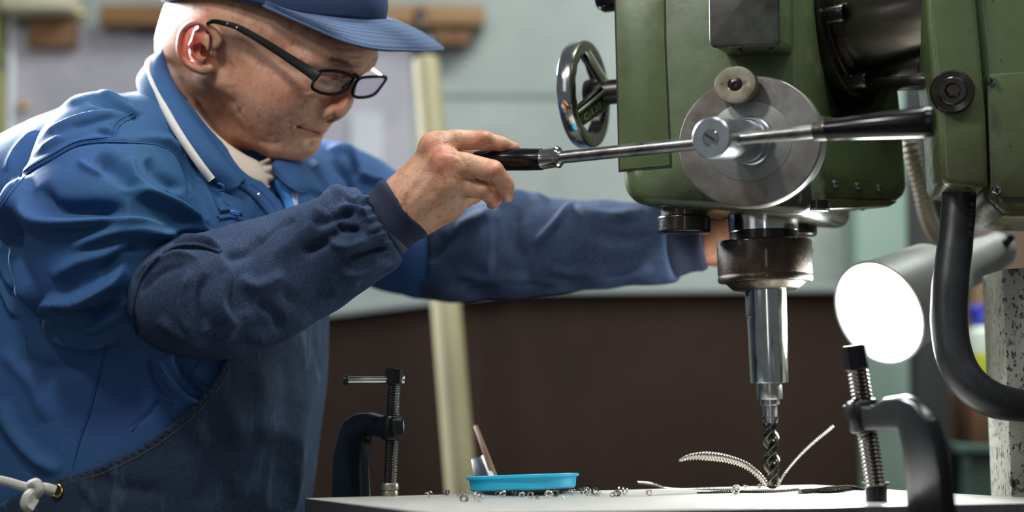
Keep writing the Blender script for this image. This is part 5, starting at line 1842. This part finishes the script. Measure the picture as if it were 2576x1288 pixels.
# peak: outer edge through the points seen in the photograph
pkq = [rimw[i % nu] for i in range(-14, 15, 2)]
pk_in = np.array(pkq)
pk_out = np.vstack([[rimw[-14] + np.array([0, -.002, -.001])], WL([(800, 75, 1.565), (880, 108, 1.555), (948, 123, 1.575), (1020, 126, 1.615), (1085, 126, 1.655), (1113, 122, 1.70), (1092, 112, 1.74), (1046, 88, 1.78), (1000, 64, 1.80)]), [rimw[14]]])
part('peak', strip(pk_in, pk_out, 80, 16, .005, .0034, bdir=(0, -.3, 1)), CAPM, cap, ang=None, label='curved peak of the cap')
po = arclen(catmull(pk_out, 160), 120)
pi_ = arclen(catmull(pk_in, 160), 120)
for t_ in (.14, .26, .38, .50, .62, .74, .86):
    rw = pi_ * (1 - t_) + po * t_
    dn = np.cross(np.gradient(rw, axis=0), po - pi_)
    dn /= np.linalg.norm(dn, axis=1)[:, None] + 1e-9
    dn *= np.sign((dn @ np.array([0, -.3, 1])).mean())
    part('stitch_row', tube(rw[4:-4] + dn[4:-4] * (.005 * 4 * t_ * (1 - t_) + .0016), .00032, 5), CAPM, cap, ang=None)
part('peak_edge', tube(po, .0019, 8), CAPM, cap, ang=None)
part('cap_strap', strip(WL([(448, -2, 1.70), (470, -6, 1.68), (492, -8, 1.66)]), WL([(449, 6, 1.70), (470, 8, 1.68), (490, 4, 1.66)]), 16, 5, .002, .003), mat('dark_strap', srgb(44, 54, 78), .7), cap, ang=None)

# ------------------------------------------------------------------ glasses
def ring(pts, r, n=60, closed=True):
    P = catmull(WL(pts), n, closed=True)
    P = np.vstack([P, P[:1]])
    return P


def lens_frame(pts, r, m, par, nm, thin=1.0):
    P = ring(pts, r)
    V, F = tube(P, r, 10, caps=False)
    return part(nm, (V, F), m, par, ang=None), P


gl = part('glasses', tube(catmull(WL([(884, 194, 1.603), (893, 190, 1.606), (900, 194, 1.612), (905, 196, 1.618)]), 20), .0024, 10), FRAMEM, person, ang=None, label='black rimmed glasses low on the nose')
# near rim
n_pts = [(803, 181, 1.559), (815, 178, 1.564), (848, 179, 1.578), (876, 187, 1.593), (889, 194, 1.600), (887, 203, 1.599), (875, 222, 1.592), (862, 231, 1.586), (838, 237, 1.578), (810, 234, 1.566), (790, 225, 1.557), (785, 217, 1.555), (789, 204, 1.556), (797, 188, 1.558)]
_, P = lens_frame(n_pts, .0016, FRAMEM, gl, 'rim')
c_ = P[:-1].mean(0)
part('lens', (np.vstack([P[:-1] * .97 + c_ * .03 + np.array([0, -.0004, 0]), P[:-1] * .97 + c_ * .03 + np.array([0, .0006, 0])]), [tuple(range(60)), tuple(range(119, 59, -1))] + [(i, i + 60, (i + 1) % 60 + 60, (i + 1) % 60) for i in range(60)]), GLASS, gl, flat=True)
f_pts = [(903, 199, 1.618), (914, 195, 1.625), (940, 193, 1.644), (966, 193, 1.668), (971, 197, 1.671), (966, 207, 1.669), (948, 231, 1.656), (936, 240, 1.647), (915, 245, 1.632), (896, 244, 1.620), (888, 238, 1.615), (888, 224, 1.613), (894, 210, 1.615)]
_, P = lens_frame(f_pts, .0017, FRAMEM, gl, 'rim')
c_ = P[:-1].mean(0)
part('lens', (np.vstack([P[:-1] * .97 + c_ * .03 + np.array([0, -.0004, 0]), P[:-1] * .97 + c_ * .03 + np.array([0, .0006, 0])]), [tuple(range(60)), tuple(range(119, 59, -1))] + [(i, i + 60, (i + 1) % 60 + 60, (i + 1) % 60) for i in range(60)]), GLASS, gl, flat=True)
# temples
tm_ = WL([(800, 196, 1.556), (775, 178, 1.560), (720, 142, 1.575), (660, 104, 1.592), (600, 70, 1.606), (562, 58, 1.612), (535, 54, 1.618), (520, 60, 1.624)])
tmc = arclen(catmull(tm_, 100), 80)
hgt = np.interp(np.linspace(0, 1, 80), [0, .08, .3, .7, .9, 1], [.0054, .0051, .0043, .0034, .0025, .002])
T_, N_2, B_2 = path_frames(tmc)
upv = np.array([norm(np.cross(t, np.array([0, -1., 0]))) for t in T_])
upv *= np.sign(upv[:, 2:3])
dep_ = np.array([norm(np.cross(t, u)) for t, u in zip(T_, upv)])
VV_ = []
for (a_, b_) in ((1, 1), (1, -1), (-1, -1), (-1, 1)):
    VV_.append(tmc + upv * (hgt * a_)[:, None] + dep_ * .0013 * b_)
VV_ = np.stack(VV_, 1).reshape(-1, 3)
part('temple', bevel(VV_, grid_faces(80, 4, cv=True) + [(0, 1, 2, 3), (319, 318, 317, 316)], .0006, 2, 50), FRAMEM, gl, label='near black temple')
for x_, y_ in ((572, 60), (596, 70)):
    part('temple_rivet', lathe(W(x_, y_, 1.604), (0, -1, 0), [(.0012, 0), (.001, .001), (.0003, .0014)], 10), CHROME, gl)
ft = WL([(966, 194, 1.670), (950, 182, 1.70), (935, 172, 1.73), (922, 164, 1.76)])
part('temple', tube(catmull(ft, 30), .0020, 8), SILVERF, gl, label='pale far temple')
part('nose_pad', tube(catmull(WL([(872, 212, 1.604), (866, 214, 1.608), (862, 220, 1.612)]), 12), .0018, 8), FRAMEM, gl)

# ================================================================== clamps
THREAD = mat('dark_threaded_steel', srgb(104, 100, 96), .22, 1)


def clamp(name, lab, y_plate_px, xs, spine_px, frame_px, d_scr, spine_d, head, boss, rod=None, pad=None, rs=17):
    """xs: screw axis (x top, y top, x bottom, y bottom) in the photograph; frame_px: outline of the C frame"""
    s = px_m(d_scr)
    t0, t1 = W(xs[0], xs[1], d_scr), W(xs[2], xs[3], d_scr)
    ax = norm(t1 - t0)
    root = thing(name, t1, lab, 'clamp')
    L = np.linalg.norm(t1 - t0)
    r = rs * s
    # screw with a real thread
    n, turns = 20, int(L / (r * .36))
    rows = turns * 4
    a = np.linspace(0, 2 * math.pi, n, endpoint=False)
    u, v, w = frame(ax)
    VV = []
    for i in range(rows + 1):
        ph = (i / 4 + 0) * 2 * math.pi
        rr = r * (.90 + .10 * np.cos(a - ph))
        VV.append(t0 + ax * L * i / rows + np.outer(np.cos(a) * rr, u) + np.outer(np.sin(a) * rr, v))
    FF = [q[::-1] for q in grid_faces(rows + 1, n, cv=True)] + [tuple(range(n))[::-1], tuple(range(rows * n, rows * n + n))]
    part('screw', (np.vstack(VV), FF), THREAD, root, ang=70)
    hd = head
    hb = W(hd[0], hd[2], d_scr)
    part('screw_head', lathe(W(hd[0], hd[1], d_scr), ax, [(hd[3] * s * .86, 0), (hd[3] * s, .0012), (hd[3] * s, (hd[2] - hd[1]) * s - .001), (hd[3] * s * .9, (hd[2] - hd[1]) * s)], 8), BLACKIRON, root, ang=20)
    if rod:
        a0, b0 = W(rod[0], rod[1], d_scr - .004), W(rod[2], rod[3], d_scr + .002)
        part('tommy_bar', cyl(a0, b0, rod[4] * s, rod[4] * s, 20), CHROME, root)
        part('bar_knob', cyl(a0 - norm(b0 - a0) * .001, a0 + norm(b0 - a0) * .004, rod[4] * s * 1.25, rod[4] * s * 1.25, 16, .0006), BLACKIRON, root)
        part('bar_knob', cyl(b0 - norm(b0 - a0) * .001, b0 + norm(b0 - a0) * .003, rod[4] * s * 1.2, rod[4] * s * 1.2, 16, .0006), CHROME, root)
    # C frame: outline in the upright plane through screw and spine
    p0 = W(boss[0], (boss[1] + boss[2]) / 2, d_scr)
    p1 = W(spine_px[0], spine_px[1], spine_d)
    du = p1 - p0
    pn = norm(np.cross(np.array([du[0], du[1], 0]), ax))
    pn = pn if pn[1] < 0 else -pn
    P = np.array([on_plane(x, y, p0, pn) for x, y in frame_px])
    th = 34 * s
    part('frame', prism(P - pn * (-th / 2), -pn * th, .0035, 3), BLACKIRON, root, ang=50)
    part('frame_boss', lathe(W(boss[0], boss[1], d_scr), ax, [(boss[3] * s * .85, 0), (boss[3] * s, .002), (boss[3] * s, (boss[2] - boss[1]) * s - .002), (boss[3] * s * .85, (boss[2] - boss[1]) * s)], 10), BLACKIRON, root, ang=50)
    return root, ax, pn, th, s


r1, ax, pn, th_, s_ = clamp('clamp', 'black clamp with silver tommy bar pressing plate corner beside apron', 1245, (991, 955, 981, 1224), (880, 1150), [
    (1004, 1050), (1006, 1100), (962, 1100), (930, 1092), (922, 1110), (918, 1180), (922, 1262), (928, 1345), (1000, 1352), (1000, 1382), (900, 1390), (852, 1372), (846, 1250), (850, 1150), (866, 1085), (880, 1056), (905, 1040), (935, 1038), (962, 1046)],
    1.52, 1.62, (992, 925, 966, 22), (987, 1046, 1106, 26), rod=(866, 956, 1010, 956, 9), rs=18)
part('pad', lathe(W(981, 1215, 1.52), (0, 0, -1), [(.0078, 0), (.0086, .0015), (.0086, .0062), (.0074, .007), (.0082, .0085), (.0082, W(981, 1215, 1.52)[2] - PT)], 24), mat('worn_clamp_pad', srgb(150, 144, 126), .35, .9), r1)
r2, ax, pn, th_, s_ = clamp('clamp', 'black clamp pressing plate in front of the glowing lamp', 1255, (2150, 885, 2203, 1222), (2340, 1150), [
    (2128, 1016), (2200, 1020), (2235, 1000), (2275, 994), (2312, 1008), (2345, 1050), (2370, 1120), (2384, 1200), (2394, 1300), (2396, 1400), (2370, 1490), (2180, 1500), (2180, 1450), (2290, 1440), (2298, 1350), (2296, 1300), (2290, 1200), (2282, 1120), (2272, 1080), (2205, 1082), (2150, 1082)],
    1.44, 1.31, (2147, 868, 930, 31), (2166, 1006, 1086, 40), rs=27)
part('pad', lathe(W(2204, 1213, 1.455), (0, 0, -1), [(.0125, 0), (.0125, .002), (.0098, .0025), (.0098, W(2204, 1213, 1.455)[2] - PT)], 28), BLACKIRON, r2)

# ================================================================== blue tray with brush and ferrule
CY = mat('cyan_plastic', srgb(32, 178, 220), .35, 0, [(14, 4, .55, .75, srgb(90, 200, 232), .4)])
tc1 = onplate(1316, 1239)
tr_ = thing('blue_tray', tc1, 'shallow cyan plastic dish on the plate holding a brush', 'dish')
Rt = 141 * px_m(tc1[1])
part('dish', lathe(tc1 + np.array([0, 0, .0030]), norm(np.array([-.035, .054, 1])), [(Rt * .90, 0), (Rt * .93, .0015), (Rt * .95, .0105), (Rt, .0115), (Rt, .0138), (Rt * .965, .0142), (Rt * .94, .0115), (Rt * .90, .003), (.001, .0025)], 64), CY, tr_)
a, b = onplate(1250, 1226) + np.array([0, 0, .004]), None
bb = W(1198, 1076, a[1] + .05)
br = thing('brush', a, 'thin brown wooden brush handle leaning out of blue tray', 'brush')
dd = norm(bb - a)
sd = norm(np.cross(dd, (0, -1, 0)))
ns = np.cross(sd, dd)
part('handle', prism([a - sd * .0036, a + sd * .0036, bb + sd * .0022, bb - sd * .0022], ns * .005, .0012), mat('brown_handle_wood', srgb(118, 84, 56), .45), br)
a = onplate(1222, 1226) + np.array([0, 0, .004])
bb = W(1207, 1156, a[1] + .03)
fr_ = thing('scraper', a, 'short dark scraper with white edge standing in blue tray beside brush', 'scraper')
dd = norm(bb - a)
sd = norm(np.cross(dd, (0, -1, 0)))
ns = np.cross(sd, dd)
L = np.linalg.norm(bb - a)
part('blade', prism([a - sd * .0105, a + sd * .006, bb + sd * .003, bb - sd * .0085], ns * .004, .0008), mat('dark_blue_steel', srgb(48, 56, 64), .35, .6), fr_)
part('white_edge', prism([a + sd * .0055, a + sd * .0105, bb + sd * .007, bb + sd * .0025], ns * .005, .0008), mat('white_plastic_edge', srgb(206, 204, 200), .4), fr_)

# ================================================================== chips and swarf
def swarf(name, lab, pts, rad, lobes, turns, m, n=300, grp=None, seg=18, depth=.45, base=None):
    P = arclen(catmull(WL(pts), 200), n)
    r = np.interp(np.linspace(0, 1, n), np.linspace(0, 1, len(rad)), rad) * px_m(pts[0][2])
    V, F = tube(P, r, seg, shape=lambda x: 1 - depth * (.5 + .5 * math.cos(lobes * x)), twist=turns * 2 * math.pi)
    o = part(name, (V, F), m, None, loc=P[0] if base is None else base, ang=40)
    tag(o, lab, 'chip', grp)
    return o


dz = 1.61
swarf('swarf', 'thick twisted steel curl arching away from drill tip', [(1926, 1219, 1.60), (1905, 1193, 1.59), (1870, 1168, 1.58), (1820, 1152, 1.565), (1770, 1147, 1.55), (1735, 1150, 1.54), (1709, 1159, 1.53)], [8, 9, 10, 11, 12, 12, 9, 4], 2, 16, CHIP, 420)
swarf('swarf', 'thin straight twisted steel curl rising beside drill', [(1955, 1226, 1.60), (1975, 1190, 1.60), (2010, 1148, 1.605), (2050, 1110, 1.61), (2080, 1086, 1.615), (2097, 1072, 1.62)], [3.5, 4.2, 4.5, 5, 5.5, 4.5], 2, 22, CHIP, 420)
swarf('swarf', 'pale thin curl lying on plate with raised curled end', [(1606, 1214, 1.64), (1640, 1219, 1.63), (1672, 1229, 1.625), (1720, 1231.5, 1.615), (1800, 1230, 1.60), (1852, 1231, 1.595)], [5, 7, 5, 4.2, 3.5, 3], 2, 26, CHIP, 400)
swarf('swarf', 'dark tight twisted chip lying in front of drill', [(1753, 1240.5, 1.555), (1800, 1239.5, 1.555), (1850, 1237, 1.56), (1930, 1237, 1.56), (2010, 1231.5, 1.575)], [5, 5, 5, 4.5, 4.5], 2, 30, CHIPDARK, 420)
swarf('swarf', 'dark ragged thick chip lying between drill and lamp clamp', [(2012, 1240, 1.55), (2040, 1236, 1.555), (2080, 1234, 1.56), (2120, 1229, 1.57), (2146, 1228, 1.575), (2176, 1231.5, 1.575)], [9, 7, 10, 9, 9, 4], 3, 14, CHIPDARK, 260)
cr_ = random.Random(7)
CHIPL = 'small curled steel chip scattered on plate around blue tray'
protos = []
for k_ in range(3):
    a = np.linspace(0, (1.4 + .5 * k_) * 2 * math.pi, 40)
    P = np.c_[np.cos(a) * (.0028 + .0003 * k_), np.sin(a) * (.0028 + .0003 * k_), np.linspace(0, .006 + .002 * k_, 40)]
    protos.append(new_mesh('curled_chip', *tube(P, .0008, 6), CHIP if k_ != 1 else CHIPDARK, ang=60))
spots = [(1185, 1247), (1205, 1250), (1250, 1246), (1262, 1251), (1290, 1248), (1315, 1250), (1335, 1253), (1345, 1256), (1372, 1251), (1385, 1254), (1400, 1250), (1412, 1255), (1432, 1247), (1456, 1243), (1470, 1246), (1478, 1240), (1498, 1245), (1512, 1249), (1538, 1250), (1556, 1249), (1580, 1246), (1632, 1248), (1165, 1262), (1215, 1263), (1085, 1250), (1130, 1246), (1150, 1248), (1880, 1232), (1905, 1230), (1848, 1246), (2300, 1246), (2320, 1248), (2350, 1250)]
for i, (x, y) in enumerate(spots):
    c = onplate(x, y)
    o = bpy.data.objects.new('metal_chip', protos[i % 3])
    COL.objects.link(o)
    s = cr_.uniform(.55, 1.05)
    o.scale = (s, s, s)
    o.rotation_euler = (math.pi / 2 + cr_.uniform(-.3, .3), 0, cr_.uniform(0, 6.28))
    o.location = c + np.array([0, 0, .0036 * s])
    if x < 1180:
        tag(o, 'small curled steel chip on plate between left clamp and blue tray', 'chip', 'chips before the tray')
    elif x < 1700:
        if y > 1251.5:
            lb_, gp_ = 'small steel chip curl lying well forward of blue tray on bright plate', 'chips forward of the tray'
        elif x < 1460:
            lb_, gp_ = 'small steel chip curl lying close against front of blue tray', 'chips close to the tray'
        else:
            lb_, gp_ = 'small steel chip curl lying between blue tray and long swarf', 'chips past the tray'
        tag(o, lb_, 'chip', gp_)
    elif x < 2000:
        tag(o, 'small curled steel chip beside drill tip on plate', 'chip', 'chips at the drill tip')
    else:
        tag(o, 'small curled steel chip on plate beside lamp clamp', 'chip', 'chips beside the lamp clamp')
